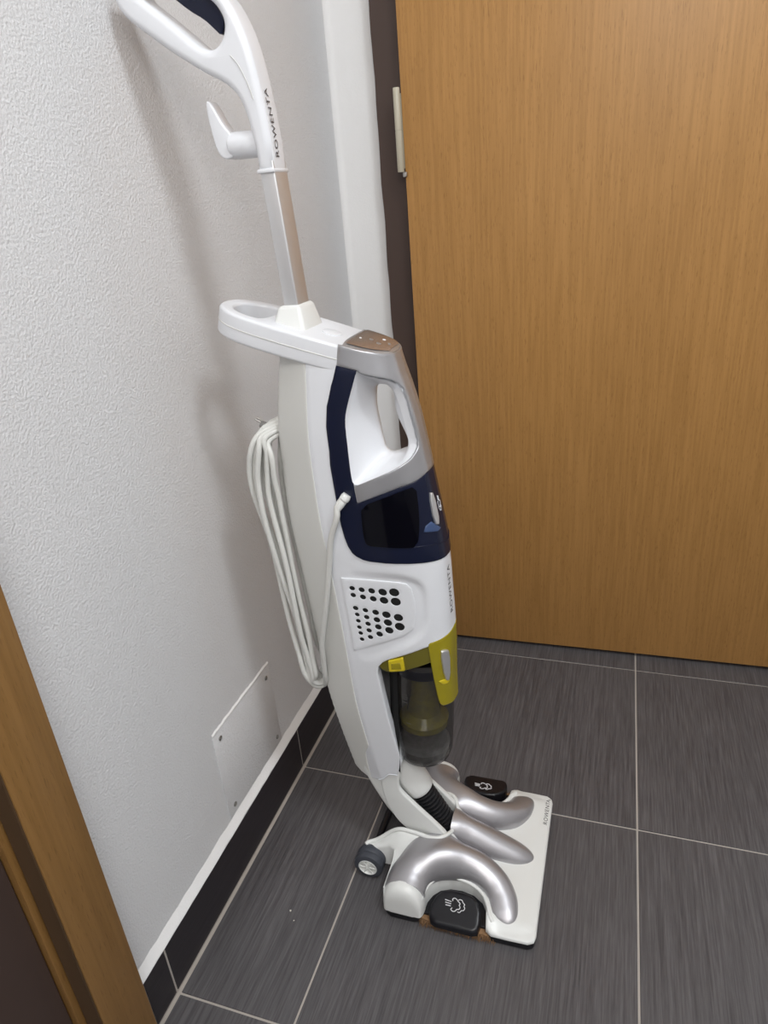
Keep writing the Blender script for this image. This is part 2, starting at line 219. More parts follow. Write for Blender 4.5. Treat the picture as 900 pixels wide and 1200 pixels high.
def tube(name, path, rad, mat, parent=None, seg=12, up=None, cap=True, flat=1.0, smooth=60, closed=False, data=False):
    P = [Vector(tuple(map(float, p))) for p in path]; n = len(P)
    R = [rad] * n if not hasattr(rad, '__len__') else list(rad)
    V = []; F = []
    T = []
    for i in range(n):
        if closed: d = P[(i + 1) % n] - P[i - 1]
        else: d = P[min(i + 1, n - 1)] - P[max(i - 1, 0)]
        T.append(d.normalized())
    u = Vector(up) if up else (Vector((0, 0, 1)) if abs(T[0].z) < .9 else Vector((1, 0, 0)))
    u = (u - T[0] * u.dot(T[0])).normalized()
    for i in range(n):
        if up: u = Vector(up)
        u = (u - T[i] * u.dot(T[i])).normalized(); w = T[i].cross(u)
        for k in range(seg):
            a = 2 * math.pi * k / seg
            V.append(P[i] + w * (math.cos(a) * R[i]) + u * (math.sin(a) * R[i] * flat))
    m = n if closed else n - 1
    for i in range(m):
        for k in range(seg):
            F.append((i * seg + k, i * seg + (k + 1) % seg, ((i + 1) % n) * seg + (k + 1) % seg, ((i + 1) % n) * seg + k))
    if cap and not closed:
        F.append(tuple(range(seg))[::-1]); F.append(tuple((n - 1) * seg + k for k in range(seg)))
    if data: return V, F
    return mesh(name, V, F, mat, parent, smooth)
def lathe(name, prof, origin, axis, mat, parent=None, seg=32, smooth=35):
    """prof: list of (distance along the axis, radius)"""
    A = Vector(axis).normalized(); u = A.orthogonal().normalized(); w = A.cross(u); O = Vector(origin)
    V = []; F = []; n = len(prof)
    for d, r in prof:
        for k in range(seg):
            a = 2 * math.pi * k / seg
            V.append(O + A * d + (u * math.cos(a) + w * math.sin(a)) * max(r, 1e-5))
    for i in range(n - 1):
        for k in range(seg):
            F.append((i * seg + k, i * seg + (k + 1) % seg, (i + 1) * seg + (k + 1) % seg, (i + 1) * seg + k))
    return mesh(name, V, F, mat, parent, smooth, merge=2e-5)
def prism(name, polys, thick, bev, frame, mat, parent=None, res=3, smooth=50):
    """filled outline(s) in a plane, given thickness and rounded edges; frame = (origin, u axis, v axis, normal)"""
    cu = bpy.data.curves.new(name, 'CURVE'); cu.dimensions = '2D'; cu.fill_mode = 'BOTH'
    for P in polys:
        sp = cu.splines.new('POLY'); sp.points.add(len(P) - 1); sp.use_cyclic_u = True
        for i, p in enumerate(P): sp.points[i].co = (float(p[0]), float(p[1]), 0, 1)
    cu.extrude = max(thick / 2 - bev, 0.0); cu.bevel_depth = bev; cu.bevel_resolution = res; cu.offset = -bev
    o = bpy.data.objects.new(name, cu); COL.objects.link(o)
    dg = bpy.context.evaluated_depsgraph_get(); me = bpy.data.meshes.new_from_object(o.evaluated_get(dg))
    bpy.data.objects.remove(o); bpy.data.curves.remove(cu)
    O, U, V_, W_ = [Vector(a) for a in frame]
    mat4 = Matrix(((U.x, V_.x, W_.x, O.x), (U.y, V_.y, W_.y, O.y), (U.z, V_.z, W_.z, O.z), (0, 0, 0, 1)))
    me.transform(mat4)
    bm = bmesh.new(); bm.from_mesh(me); bmesh.ops.remove_doubles(bm, verts=bm.verts, dist=2e-5); bmesh.ops.recalc_face_normals(bm, faces=bm.faces); bm.to_mesh(me); bm.free()
    me.name = name
    return link(name, me, mat, parent, smooth)
XZ = lambda y: ((0, y, 0), (1, 0, 0), (0, 0, 1), (0, -1, 0))

def seg_dist(P, poly):
    """distance of each point to the closed polyline"""
    A = np.array(poly); B = np.roll(A, -1, axis=0); d = np.full(len(P), 1e9)
    for a, b in zip(A, B):
        ab = b - a; L = ab @ ab
        if L < 1e-14: continue
        t = np.clip(((P - a) @ ab) / L, 0, 1); q = a + t[:, None] * ab
        d = np.minimum(d, np.hypot(*(P - q).T))
    return d
def inside(P, poly):
    A = np.array(poly); x, y = P[:, 0], P[:, 1]; c = np.zeros(len(P), bool); j = len(A) - 1
    for i in range(len(A)):
        xi, yi = A[i]; xj, yj = A[j]
        if yi != yj:
            c ^= ((yi > y) != (yj > y)) & (x < (xj - xi) * (y - yi) / (yj - yi) + xi)
        j = i
    return c
def resample(poly, step):
    out = []; n = len(poly)
    for i in range(n):
        a = np.array(poly[i], float); b = np.array(poly[(i + 1) % n], float); L = np.hypot(*(b - a)); k = max(1, int(round(L / step)))
        for q in range(k): out.append(a + (b - a) * q / k)
    return out
def tri2d(poly, holes, step, rr=0.0, seam=None, bstep=None):
    """triangulate an outline with holes; returns 2D points, triangles and each point's distance to the real edges"""
    bstep = bstep or step * .7
    loops = [resample(poly, bstep)] + [resample(h, bstep) for h in holes]
    pts = []; edges = []
    for lp in loops:
        s = len(pts); pts += lp
        edges += [(s + i, s + (i + 1) % len(lp)) for i in range(len(lp))]
    A = np.array(poly); lo = A.min(0); hi = A.max(0)
    gx = np.arange(lo[0], hi[0], step); gy = np.arange(lo[1], hi[1], step)
    G = np.array([(x + (step / 2 if j % 2 else 0), y) for j, y in enumerate(gy) for x in gx]) if len(gx) and len(gy) else np.zeros((0, 2))
    def ok(Q, dmin):
        if not len(Q): return Q
        k = inside(Q, poly)
        for h in holes: k &= ~inside(Q, h)
        Q = Q[k]
        if not len(Q): return Q
        d = np.min([seg_dist(Q, lp) for lp in loops], axis=0)
        return Q[d > dmin]
    ext = [ok(G, max(step * .45, rr * 1.25))]
    if rr:
        for fr in (.12, .42, 1.0):
            for lp in loops:
                Lp = np.array(lp); tn = np.roll(Lp, -1, 0) - np.roll(Lp, 1, 0); tn /= np.maximum(np.hypot(*tn.T), 1e-9)[:, None]
                nr = np.c_[-tn[:, 1], tn[:, 0]]
                for sg_ in (1, -1):
                    ext.append(ok(Lp + nr * sg_ * rr * fr, rr * fr * .93))
    E = np.vstack([e for e in ext if len(e)]) if any(len(e) for e in ext) else np.zeros((0, 2))
    allp = np.vstack([np.array(pts), E])
    res = delaunay_2d_cdt([Vector(p) for p in allp.tolist()], edges, [], 0, 1e-7)
    P2 = np.array([tuple(v) for v in res[0]]); T = np.array([f for f in res[2] if len(f) == 3])
    c = P2[T].mean(1); k = inside(c, poly)
    for h in holes: k &= ~inside(c, h)
    T = T[k]
    if seam is not None:
        B = []
        for lp in loops:
            n = len(lp)
            for i in range(n):
                a, b = lp[i], lp[(i + 1) % n]
                if not (seam(a) and seam(b)): B.append((a, b))
        d = np.full(len(P2), 1e9)
        for a, b in B:
            ab = b - a; L = max(ab @ ab, 1e-14); t = np.clip(((P2 - a) @ ab) / L, 0, 1); q = a + t[:, None] * ab
            d = np.minimum(d, np.hypot(*(P2 - q).T))
    else:
        d = np.min([seg_dist(P2, lp) for lp in loops], axis=0)
    return P2, T, d
def edge_drop(d, r):
    if r <= 0: return np.zeros_like(d)
    q = np.clip(d, 0, r); return r - np.sqrt(np.maximum(r * r - (r - q) ** 2, 0))
def boundary(T):
    cnt = {}
    for f in T:
        for i in range(3):
            a, b = int(f[i]), int(f[(i + 1) % 3]); k = (min(a, b), max(a, b))
            cnt[k] = None if k in cnt else (a, b)
    return [v for v in cnt.values() if v]

# ------------------------------------------------------------------ the body skin of the vacuum: (t around half a section, h height)
YC = -0.12
TT, SS, GG = map(np.array, (D['sec_t'], D['sec_s'], D['sec_g'])); TL = D['TL']
HS, XBt, XFt = map(np.array, (D['hs'], D['xb'], D['xf']))
HWa = np.array(D['HW']); HMa = np.array(D['HM'])
def skin(t, h, off=0.0):
    t = np.asarray(t, float); h = np.asarray(h, float)
    def base(t, h):
        s = np.interp(t, TT, SS); g = np.interp(t, TT, GG)
        xb = np.interp(h, HS, XBt); xf = np.interp(h, HS, XFt); w = np.interp(h, HWa[:, 0], HWa[:, 1]); m = np.interp(h, HMa[:, 0], HMa[:, 1])
        x = xb + s * (xf - xb)
        return np.stack([x, YC - w * g, h - m * (x - .2)], -1)
    P = base(t, h)
    e = .004
    du = base(np.clip(t + e, 0, 1), h) - base(np.clip(t - e, 0, 1), h); dv = base(t, h + .004) - base(t, h - .004)
    n = np.cross(du, dv); n /= np.maximum(np.linalg.norm(n, axis=-1), 1e-12)[..., None]
    # outward: away from the section's middle
    mid = base(np.full_like(t, .45), h); mid[..., 1] = YC
    sgn = np.sign(((P - mid) * n).sum(-1)); sgn[sgn == 0] = 1
    n *= sgn[..., None]
    n[..., 1] = np.where((t > .999) | (t < .001), 0, n[..., 1])
    return P + n * np.asarray(off)[..., None], n
def panel(name, poly, holes, off, depth, mat, parent, rr=0.001, step=0.005, both=True, dent=None, bstep=None, far_only=False):
    """a piece cut from the skin, raised by off, with sides going in by depth; mirrored on the other side"""
    pm = [(p[0] * TL, p[1]) for p in poly]; hm = [[(p[0] * TL, p[1]) for p in h] for h in holes]
    seam = lambda q: q[0] > TL * .9985 or q[0] < TL * .0015
    P2, T, d = tri2d(pm, hm, step, rr, seam, bstep)
    t = np.clip(P2[:, 0] / TL, 0, 1); h = P2[:, 1]
    o = off - edge_drop(d, rr)
    if dent is not None: o = o - dent(P2)
    V, n = skin(t, h, o)
    Bd = [(a, b) for a, b in boundary(T) if not (seam(P2[a]) and seam(P2[b]))]
    used = sorted({v for e in Bd for v in e}); mp = {v: len(V) + i for i, v in enumerate(used)}
    Vb, _ = skin(t[used], h[used], (o[used] - depth)) if used else (np.zeros((0, 3)), None)
    V = np.vstack([V, Vb]); F = [tuple(f) for f in T] + [(a, b, mp[b], mp[a]) for a, b in Bd]
    touch = any(seam(q) for q in P2)
    if both and not touch:
        V2 = V.copy(); V2[:, 1] = 2 * YC - V2[:, 1]
        mesh(name, V2, [f[::-1] for f in F], mat, parent, 38, merge=3e-5)
    elif both:
        k = len(V); V2 = V.copy(); V2[:, 1] = 2 * YC - V2[:, 1]
        F = F + [tuple(i + k for i in f[::-1]) for f in F]; V = np.vstack([V, V2])
    return mesh(name, V, F, mat, parent, 38, merge=3e-5)
def skinpt(t, h, off=0.0):
    return Vector(skin(np.array([t]), np.array([h]), np.array([off]))[0][0])

# ------------------------------------------------------------------ properties
def tag(o, label, cat, group=None, kind=None):
    if label: o['label'] = label
    if cat: o['category'] = cat
    if group: o['group'] = group
    if kind: o['kind'] = kind
    return o
def struct(o, label=None, cat=None):
    o['kind'] = 'structure'
    if label: o['label'] = label
    if cat: o['category'] = cat
    return o
def empty(name, loc):
    o = bpy.data.objects.new(name, None); COL.objects.link(o); o.location = loc; o.empty_display_size = .05
    return o
def reparent(root):
    """children were built in world space: keep them there under the placed Empty"""
    inv = Matrix.Translation(-Vector(root.location))
    done = set()
    for ch in list(root.children):
        if ch.data is not None and ch.data.name not in done:
            ch.data.transform(inv); done.add(ch.data.name)
        for g in ch.children:
            if g.data is not None and g.data.name not in done:
                g.data.transform(inv); done.add(g.data.name)

# ================================================================== THE SETTING
WX = -0.010                                   # face of the left wall
wl = struct(box('wall_left', (-.12, -.555, 0), (WX, .60, 2.50), M['wall']), 'white textured plaster wall the vacuum leans on', 'wall')
# sloped plaster ledge above the skirting tiles (part of the wall)
yy = np.linspace(-.50, .53, 60); V = []; F = []
for i, y in enumerate(yy):
    j = random.uniform(-.0012, .0012)
    V += [(-.0005, y, .0955), (.0004, y, .0985 + j), (WX - .0005, y, .1120 + j * 1.5), (WX - .002, y, .0955)]
for i in range(len(yy) - 1):
    for k in range(3): F.append((i * 4 + k, i * 4 + k + 1, i * 4 + k + 5, i * 4 + k + 4))
mesh('plaster_ledge', V, F, M['plaster'], wl, 30)
box('far_wall_section', (-.12, -2.2, 0), (WX, -.86, 2.50), M['wall'], wl)
box('wall_above_opening', (-.12, -.86, 2.05), (WX, -.555, 2.50), M['wall'], wl)
# back wall with a soft rounded corner
BY = 0.545
V = []; F = []
prof = [(WX - .02, BY - .30)]
prof = []
rc = .012
for k in range(9):
    a = math.pi / 2 * k / 8
    prof.append((WX + rc - rc * math.cos(a), BY - rc + rc * math.sin(a)))
prof += [(.05, BY), (1.6, BY)]
for x, y in prof: V += [(x, y, 0), (x, y, 2.5)]
for i in range(len(prof) - 1): F.append((2 * i, 2 * i + 1, 2 * i + 3, 2 * i + 2))
n0 = len(V); V += [(WX, .62, 0), (WX, .62, 2.5), (1.6, .62, 0), (1.6, .62, 2.5)]
F += [(0, 1, n0 + 1, n0), (n0, n0 + 1, n0 + 3, n0 + 2), (2 * len(prof) - 2, 2 * len(prof) - 1, n0 + 3, n0 + 2)]
wb = struct(mesh('wall_back', V, F, M['plaster'], None, 40), 'narrow white plaster wall between corner and brown door frame', 'wall')
struct(box('wall_right', (1.55, -2.2, 0), (1.67, .53, 2.5), M['wall']), 'white plaster wall opposite the leaning vacuum', 'wall')
wf = struct(box('wall_front', (-.12, -2.32, 0), (1.67, -2.2, 2.5), M['wall']), 'white plaster wall behind the viewer', 'wall')
struct(box('ceiling', (-.12, -2.32, 2.5), (1.67, .62, 2.6), M['ceiling']), 'white painted ceiling over the small hallway', 'ceiling')
# floor: grout bed with single tiles
fl = struct(box('floor', (-.40, -2.2, -.06), (1.6, .60, -.0018), M['grout']), 'dark grey stone look tiled floor with light grout', 'floor')
xs = [.0, .183, .633, 1.083, 1.533]; ys = [-2.25, -1.80, -1.35, -.90, -.45, 0, .45, .60]
gw = .0017
tile_cache = {}
for i in range(len(xs) - 1):
    for j in range(len(ys) - 1):
        x0 = xs[i] + (gw if i else .0045); x1 = xs[i + 1] - gw; y0 = ys[j] + gw; y1 = ys[j + 1] - gw
        key = (round(x1 - x0, 4), round(y1 - y0, 4))
        if key not in tile_cache:
            o = box('floor_tile', (-key[0] / 2, -key[1] / 2, -.008), (key[0] / 2, key[1] / 2, 0), M['tile'], fl, .0006, 1); tile_cache[key] = o.data
        else:
            o = bpy.data.objects.new('floor_tile', tile_cache[key]); COL.objects.link(o); o.parent = fl
        o.location = ((x0 + x1) / 2, (y0 + y1) / 2, 0)
# tiles through the left doorway
o = box('floor_tile', (-.38, -.90, -.008), (-.0045, -.555, 0), M['tile'], fl, .0006, 1)
# skirting
bb = struct(box('baseboard_left', (WX - .004, -.499, -.001), (-.0012, .535, .0950), M['grout']), 'black glossy tile skirting along the white wall', 'skirting')
for y0, y1 in ((-.498, -.45), (-.45, 0), (0, .45), (.45, .524)):
    box('skirting_tile', (-.009, y0 + (gw if y0 > -.49 else 0), .0035), (0, y1 - gw * 1.2, .0965), M['base_tile'], bb, .0006, 1)

# door with brown steel frame
dr = empty('door_1', (.1445, .4915, 0)); struct(dr, 'light beech veneer door with a plain flat face', 'door')
ang = math.radians(1.15); dr.rotation_euler = (0, 0, ang)
box('door_leaf', (0, 0, .010), (.86, .018, 2.0), M['door'], dr, .0012, 2)
box('door_rebate', (.014, .018, .010), (.846, .034, 1.99), M['door'], dr, .001, 1)
hg = lathe('hinge', [(0, .002), (0, .0058), (.001, .0064), (.069, .0064), (.0692, .0058), (.0708, .0058), (.071, .0064), (.139, .0064), (.140, .0058), (.140, .002)], (-.0075, -.004, 1.069), (0, 0, 1), M['hinge'], dr, 20)
box('hinge_leaf', (-.006, .0025, 1.075), (.012, .005, 1.20), M['hinge'], hg, .0003, 1)
box('hinge_pin', (-.0035, -.007, 1.060), (.004, -.001, 1.0688), M['metal'], hg, .001, 1)
# lower hinge out of the picture's way, behind the vacuum
lathe('hinge', [(0, .002), (0, .0058), (.001, .0064), (.139, .0064), (.140, .0058), (.140, .002)], (-.0075, -.004, .20), (0, 0, 1), M['hinge'], dr, 16)
frm = struct(empty('trim_1', (.115, .52, 0)), 'dark brown painted steel frame beside the beech door', 'frame')
V = []; F = []
nz = 90
for k in range(nz + 1):
    z = 2.06 * k / nz; j = .0011 * math.sin(z * 37) * math.sin(z * 11) + random.uniform(-.0004, .0004)
    for (x, y) in ((.0865 + j, BY + .002), (.0865 + j, .5185), (.140, .5185), (.140, .508), (.150, .508), (.150, .53)):
        V.append((x - .115, y - .52, z))
for k in range(nz):
    for q in range(5): F.append((k * 6 + q, k * 6 + q + 1, k * 6 + q + 7, k * 6 + q + 6))
mesh('frame_jamb', V, F, M['frame'], frm, 30)
box('frame_jamb', (1.005 - .115, -.0015, 0), (1.06 - .115, .01, 2.06), M['frame'], frm, .001, 1)
box('frame_head', (.0865 - .115, -.0015, 2.0), (1.06 - .115, .01, 2.06), M['frame'], frm, .001, 1)

# left doorway: beech casing, stop and a dark panel behind
cs = struct(empty('trim_2', (0, -.54, 0)), 'beech veneer door casing at the left wall end', 'casing')
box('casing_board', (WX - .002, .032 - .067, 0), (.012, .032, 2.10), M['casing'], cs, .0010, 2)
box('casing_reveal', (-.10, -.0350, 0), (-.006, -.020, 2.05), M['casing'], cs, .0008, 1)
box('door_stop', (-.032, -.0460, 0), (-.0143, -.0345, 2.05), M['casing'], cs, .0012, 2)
box('shade_strip', (-.0140, -.0375, 0), (.0105, -.0345, 2.04), M['groove_shade'], cs, .0008, 1)  # thin dark strip, paints the groove's shade onto the board's end face
d2 = struct(empty('door_2', (-.03, -.73, 0)), 'dark brown panel beyond the left beech casing', 'door')
box('door_leaf', (-.04, -.130, .008), (.007, .1435, 2.04), M['dark_panel'], d2, .001, 1)

# ceiling lamp (above the picture) that gives the light
lm = tag(empty('ceiling_lamp', (LAMP[0], LAMP[1], 2.5)), 'round white ceiling lamp over the hallway floor', 'lamp')
lathe('housing', [(0, .02), (0, .17), (-.035, .165), (-.045, .15), (-.045, .135), (-.02, .13)], (0, 0, 0), (0, 0, 1), M['lampw'], lm, 32)

# access cover on the wall
ac = tag(empty('access_cover', (WX, -.13, .20)), 'white painted access cover with four screws above skirting', 'cover')
cy0, cy1, cz0, cz1 = -.240 + .13, -.048 + .13, .114 - .20, .289 - .20
box('cover_plate', (0, cy0, cz0), (.0018, cy1, cz1), M['wall'], ac, .0007, 2)
V = []; F = []
for k in range(41):
    y = cy0 + (cy1 - cy0) * k / 40; a = .0016 + random.uniform(0, .0022); 
    V += [(.0002, y, cz1 - .001), (.0026, y, cz1 - .0002), (.0028, y, cz1 + a * .5), (.0002, y, cz1 + a + .001)]
for k in range(40):
    for q in range(3): F.append((k * 4 + q, k * 4 + q + 1, k * 4 + q + 5, k * 4 + q + 4))
mesh('paint_ridge', V, F, M['plaster'], ac, 30)
for (y, z) in ((-.222, .272), (-.064, .268), (-.062, .131), (-.222, .130)):
    s = lathe('screw', [(.0, .0042), (.0020, .0042), (.0028, .0030), (.0030, .0016), (.0020, .0014), (.0020, 0)], (.0010, y + .13, z - .20), (1, 0, 0), M['metal'], ac, 14)

# ================================================================== THE VACUUM
vac = tag(empty('steam_vacuum', (.33, YC, 0)), 'white, silver and navy upright steam vacuum leaning on the wall', 'vacuum cleaner')

# ---- shell with the grip opening and the notch for the bin
grip = D['grip_open']
gripS = chaikin(grip, 1)
HT = 0.886
cut = D['bin_cut'][1:]
sb = D['shell_bot']
shell_poly = [(0, .876), (0, .205), (.05, .19)] + sb + [(.5387, .2262)] + cut[::-1][1:] + [(1.0, .4660), (1.0, HT), (.575, HT), (.565, .876)]
def vent_dent(P2):
    rec = [(p[0] * TL, p[1]) for p in chaikin(D['vent_rec'], 2)]
    d = seg_dist(P2, rec) * np.where(inside(P2, rec), 1, -1)
    k = np.clip((d + .001) / .009, 0, 1); k = k * k * (3 - 2 * k)
    ramp = np.clip((P2[:, 0] / TL - .36) / .34, 0, 1)
    return .0042 * k * ramp
panel('body_shell', shell_poly, [gripS], 0.0, .012, M['white'], vac, rr=.0016, step=.0045, dent=vent_dent)
# spine: the greyer back strip as an own panel a hair proud of the shell
sp_t = float(np.interp(.285, SS + np.arange(len(SS)) * 1e-7, TT))
hh = np.linspace(.205, .86, 30)
panel('spine_cover', [(0, .205), (.05, .192), (.0993, .179), (.152, .1735), (.2039, .171), (.235, .172)] + [(sp_t if h > .25 else .24 + (h - .19) * .9, h) for h in hh if h > .20] + [(0, .86)], [], .0011, .002, M['spine'], vac, rr=.0006, step=.006)

# ---- navy surround, silver grip frame, tank
ngap = .0
navy = D['navy']; nin = D['navy_in']; nr = D['navy_r']
navy_poly = ([navy[0]] + navy[1:] + [(.955, .583), (1.0, .583), (1.0, .7181), (.93, .7165)] + nr[:-1] + [nr[-1]] + nin[:])
panel('navy_surround', navy_poly, [], .0016, .0022, M['navy'], vac, rr=.0011, step=.005)
sil = ([(.5705, HT), (1.0, HT), (1.0, .7185), (.93, .7170)] + [nr[0], nr[1], nr[2], nr[3], nr[4]] + [grip[17], grip[16], grip[15], grip[14], grip[13], grip[12], grip[11], grip[10], grip[9], grip[8], grip[7], grip[6], grip[5], grip[4], grip[3], grip[2], grip[1], grip[0]] + [(.5400, .8590)])
panel('silver_frame', sil, [], .0020, .0028, M['silver'], vac, rr=.0012, step=.0045)
tk = panel('water_tank', chaikin(D['tank'], 1), [], .0032, .003, M['tank'], vac, rr=0, step=.006)
# step line round the tank and band under it
tsl = chaikin(D['tseam'], 1, False); ln = [skinpt(p[0], p[1], .0020) for p in tsl] + [skinpt(1.0, .603, .0020)]
ln2 = [Vector((p.x, 2 * YC - p.y, p.z)) for p in ln[::-1]][1:]
tube('seam_lip', ln + ln2, .0006, M['navy'], vac, 8)
bt = panel('tank_latch', chaikin(D['tank_btn'], 1), [], .0050, .004, M['rod'], vac, rr=.0010, step=.004, both=False)
panel('latch_recess', D['btn_recess'], [], .0026, .002, M['blue'], vac, rr=.0005, step=.004, both=False)

# ---- grip liner: funnel between both openings
def resamp(P, n):
    P = np.array(P + [P[0]], float); L = np.r_[0, np.cumsum(np.hypot(*np.diff(P, axis=0).T))]
    q = np.linspace(0, L[-1], n, endpoint=False); return np.c_[np.interp(q, L, P[:, 0]), np.interp(q, L, P[:, 1])]
nG = 72
gs = chaikin(grip, 1); g3 = [skinpt(p[0], p[1], 0) for p in gs]
gp = resamp([(p.x, p.z) for p in g3], nG)
cen = chaikin([(.268, .816), (.286, .815), (.2915, .807), (.2905, .782), (.297, .765), (.305, .746), (.3055, .735), (.302, .728), (.274, .7235), (.269, .749), (.264, .788), (.2655, .805)], 2)
cp = resamp([tuple(p) for p in cen], nG)
def align(P, c):
    a = np.arctan2(P[:, 1] - c[1], P[:, 0] - c[0]); k = int(np.argmin(np.abs(a - math.radians(100)))); return np.roll(P, -k, 0)
gp = align(gp, gp.mean(0)); cp = align(cp, cp.mean(0))
if np.cross(gp[5] - gp[0], gp[10] - gp[0]) * np.cross(cp[5] - cp[0], cp[10] - cp[0]) < 0: cp = np.roll(cp[::-1], 1, 0)
# y on the skin for each opening point
Q = np.array([(p.x, p.y, p.z) for p in g3])
gy = np.array([Q[np.argmin(np.hypot(Q[:, 0] - x, Q[:, 2] - z)), 1] for x, z in gp])
V = []; rows = 0
fr = [0, .03, .10, .22, .38, .56, .74, .90, 1.0]
for f in fr:
    e = f; yk = (gy + .0005) * (1 - f) + (YC - .004) * f
    e = f ** .85
    for i in range(nG): V.append((gp[i, 0] * (1 - e) + cp[i, 0] * e, yk[i] if f else gy[i] - .0015, gp[i, 1] * (1 - e) + cp[i, 1] * e))
    rows += 1
half = list(V)
for f in range(rows - 1, -1, -1):
    for i in range(nG):
        x, y, z = half[f * nG + i]; V.append((x, 2 * YC - y, z))
F = []
R_ = 2 * rows
for r in range(R_ - 1):
    for i in range(nG): F.append((r * nG + i, r * nG + (i + 1) % nG, (r + 1) * nG + (i + 1) % nG, (r + 1) * nG + i))
mesh('grip_liner', V, F, M['white'], vac, 60)

# ---- top of the body
def cap_surface(name, s0, s1, jw, off, mat, rise=.006, ns=22, nj=24, parent=vac, sm=50):
    V = []; F = []
    for i in range(ns + 1):
        s = s0 + (s1 - s0) * i / ns
        t = float(np.interp(s, SS + np.arange(len(SS)) * 1e-7, TT)); P = skinpt(t, HT, 0); w = abs(P.y - YC)
        se = min(1, (1 - s) / .10) if s1 > .9 else 1
        for j in range(nj + 1):
            a = -1 + 2 * j / nj; a *= jw
            z = P.z + off + rise * (1 - abs(a) ** 5) * (1 - (1 - se) ** 3)
            V.append((P.x, YC + a * w, z))
    for i in range(ns):
        for j in range(nj): a = i * (nj + 1) + j; F.append((a, a + 1, a + nj + 2, a + nj + 1))
    return mesh(name, V, F, mat, parent, sm)
cap_surface('top_frame', .625, 1.0, 1.04, .0004, M['silver'], rise=.0036)
cpn = cap_surface('control_panel', .650, .972, .90, .0014, M['mirror'], rise=.0036)
for k, (s, a, r) in enumerate([(.70, -.25, .0016), (.78, -.1, .0028), (.86, -.30, .0030), (.86, .25, .0022), (.93, -.05, .0018)]):
    t = float(np.interp(s, SS + np.arange(len(SS)) * 1e-7, TT)); P = skinpt(t, HT, 0); w = abs(P.y - YC)
    o = lathe('panel_button', [(0, r), (.0006, r), (.0009, r * .7), (.0009, 0)], (P.x, YC + a * w, P.z + .0014 + .0034), (.3, 0, 1), M['mark'] if k in (0, 3) else M['silver'], cpn, 14)
# carry handle loop
u = Vector((1, 0, -.3)).normalized(); nn = Vector((.3, 0, 1)).normalized()
out = [(.243, -.0475), (.20, -.0505), (.16, -.0515), (.125, -.050), (.098, -.0425), (.079, -.027), (.072, -.010)]
out = out + [(x, -y) for x, y in out[::-1]]
inn = [(.137, -.031), (.120, -.033), (.102, -.028), (.0905, -.015), (.0875, 0)]
inn = inn + [(x, -y) for x, y in inn[:-1][::-1]]
sc_u = 1 / u.x
loc = lambda L: [((x - .2) * sc_u, y) for x, y in L]
zt = .8845
fr_ = (Vector((.2, YC, zt)) - nn * .0165, u, (0, 1, 0), nn)
outS = [loc([out[0]])[0]] + [tuple(p) for p in smoothpts(loc(out[1:-1]), 5)] + [loc([out[-1]])[0]]
innS = [tuple(p) for p in chaikin(loc(inn), 2)]
ch = prism('carry_handle', [outS, innS], .034, .0042, fr_, M['white'], vac, res=4, smooth=60)
# joint line along the handle's side
ln = [Vector((.2, YC, zt)) - nn * .0165 + u * p[0] * 1.0 + Vector((0, 1, 0)) * p[1] for p in outS]
tube('joint_line', [p for p in ln], .0007, M['spine'], ch, 6, cap=True)
# small raised button on the top cover
lathe('release_button', [(0, .012), (.0014, .0118), (.0022, .0095), (.0023, 0)], Vector((.2165, YC - .006, zt - .00495)) + nn * .0004, (.3, 0, 1), M['white'], vac, 28)
# rod collar
def frustum(name, c0, c1, h0, h1, mat, bev=.004, parent=vac):
    V = []
    for c, h in ((c0, h0), (c1, h1)):
        for sx, sy in ((-1, -1), (1, -1), (1, 1), (-1, 1)): V.append((c[0] + sx * h[0], c[1] + sy * h[1], c[2] - (.3 * sx * h[0] if c is c0 else 0)))
    bm = bmesh.new(); vs = [bm.verts.new(v) for v in V]
    for f in ((3, 2, 1, 0), (4, 5, 6, 7), (0, 1, 5, 4), (1, 2, 6, 5), (2, 3, 7, 6), (3, 0, 4, 7)): bm.faces.new([vs[i] for i in f])
    bmesh.ops.bevel(bm, geom=bm.edges[:], offset=bev, segments=4, profile=.5, affect='EDGES')
    me = bpy.data.meshes.new(name); bm.to_mesh(me); bm.free(); return link(name, me, mat, parent, 50)
frustum('rod_socket', (.1705, YC, .880), (.1705, YC, .9165), (.0240, .0330), (.0145, .0225), M['cream'], .005)
# rod
rt, rb = Vector((.1627, YC, 1.075)), Vector((.1725, YC, .895))
ax = (rt - rb).normalized(); ru = ax.cross(Vector((0, 1, 0))).normalized()
ru = Vector((ax.z, 0, -ax.x))
V = []
bm = bmesh.new()
for c in (rb, rt):
    for sx, sy in ((-1, -1), (1, -1), (1, 1), (-1, 1)): V.append(bm.verts.new(c + ru * sx * .0092 + Vector((0, sy * .0172, 0))))
for f in ((3, 2, 1, 0), (4, 5, 6, 7), (0, 1, 5, 4), (1, 2, 6, 5), (2, 3, 7, 6), (3, 0, 4, 7)): bm.faces.new([V[i] for i in f])
bmesh.ops.bevel(bm, geom=bm.edges[:], offset=.0016, segments=3, profile=.5, affect='EDGES')
me = bpy.data.meshes.new('rod'); bm.to_mesh(me); bm.free(); link('rod', me, M['rod'], vac, 40)
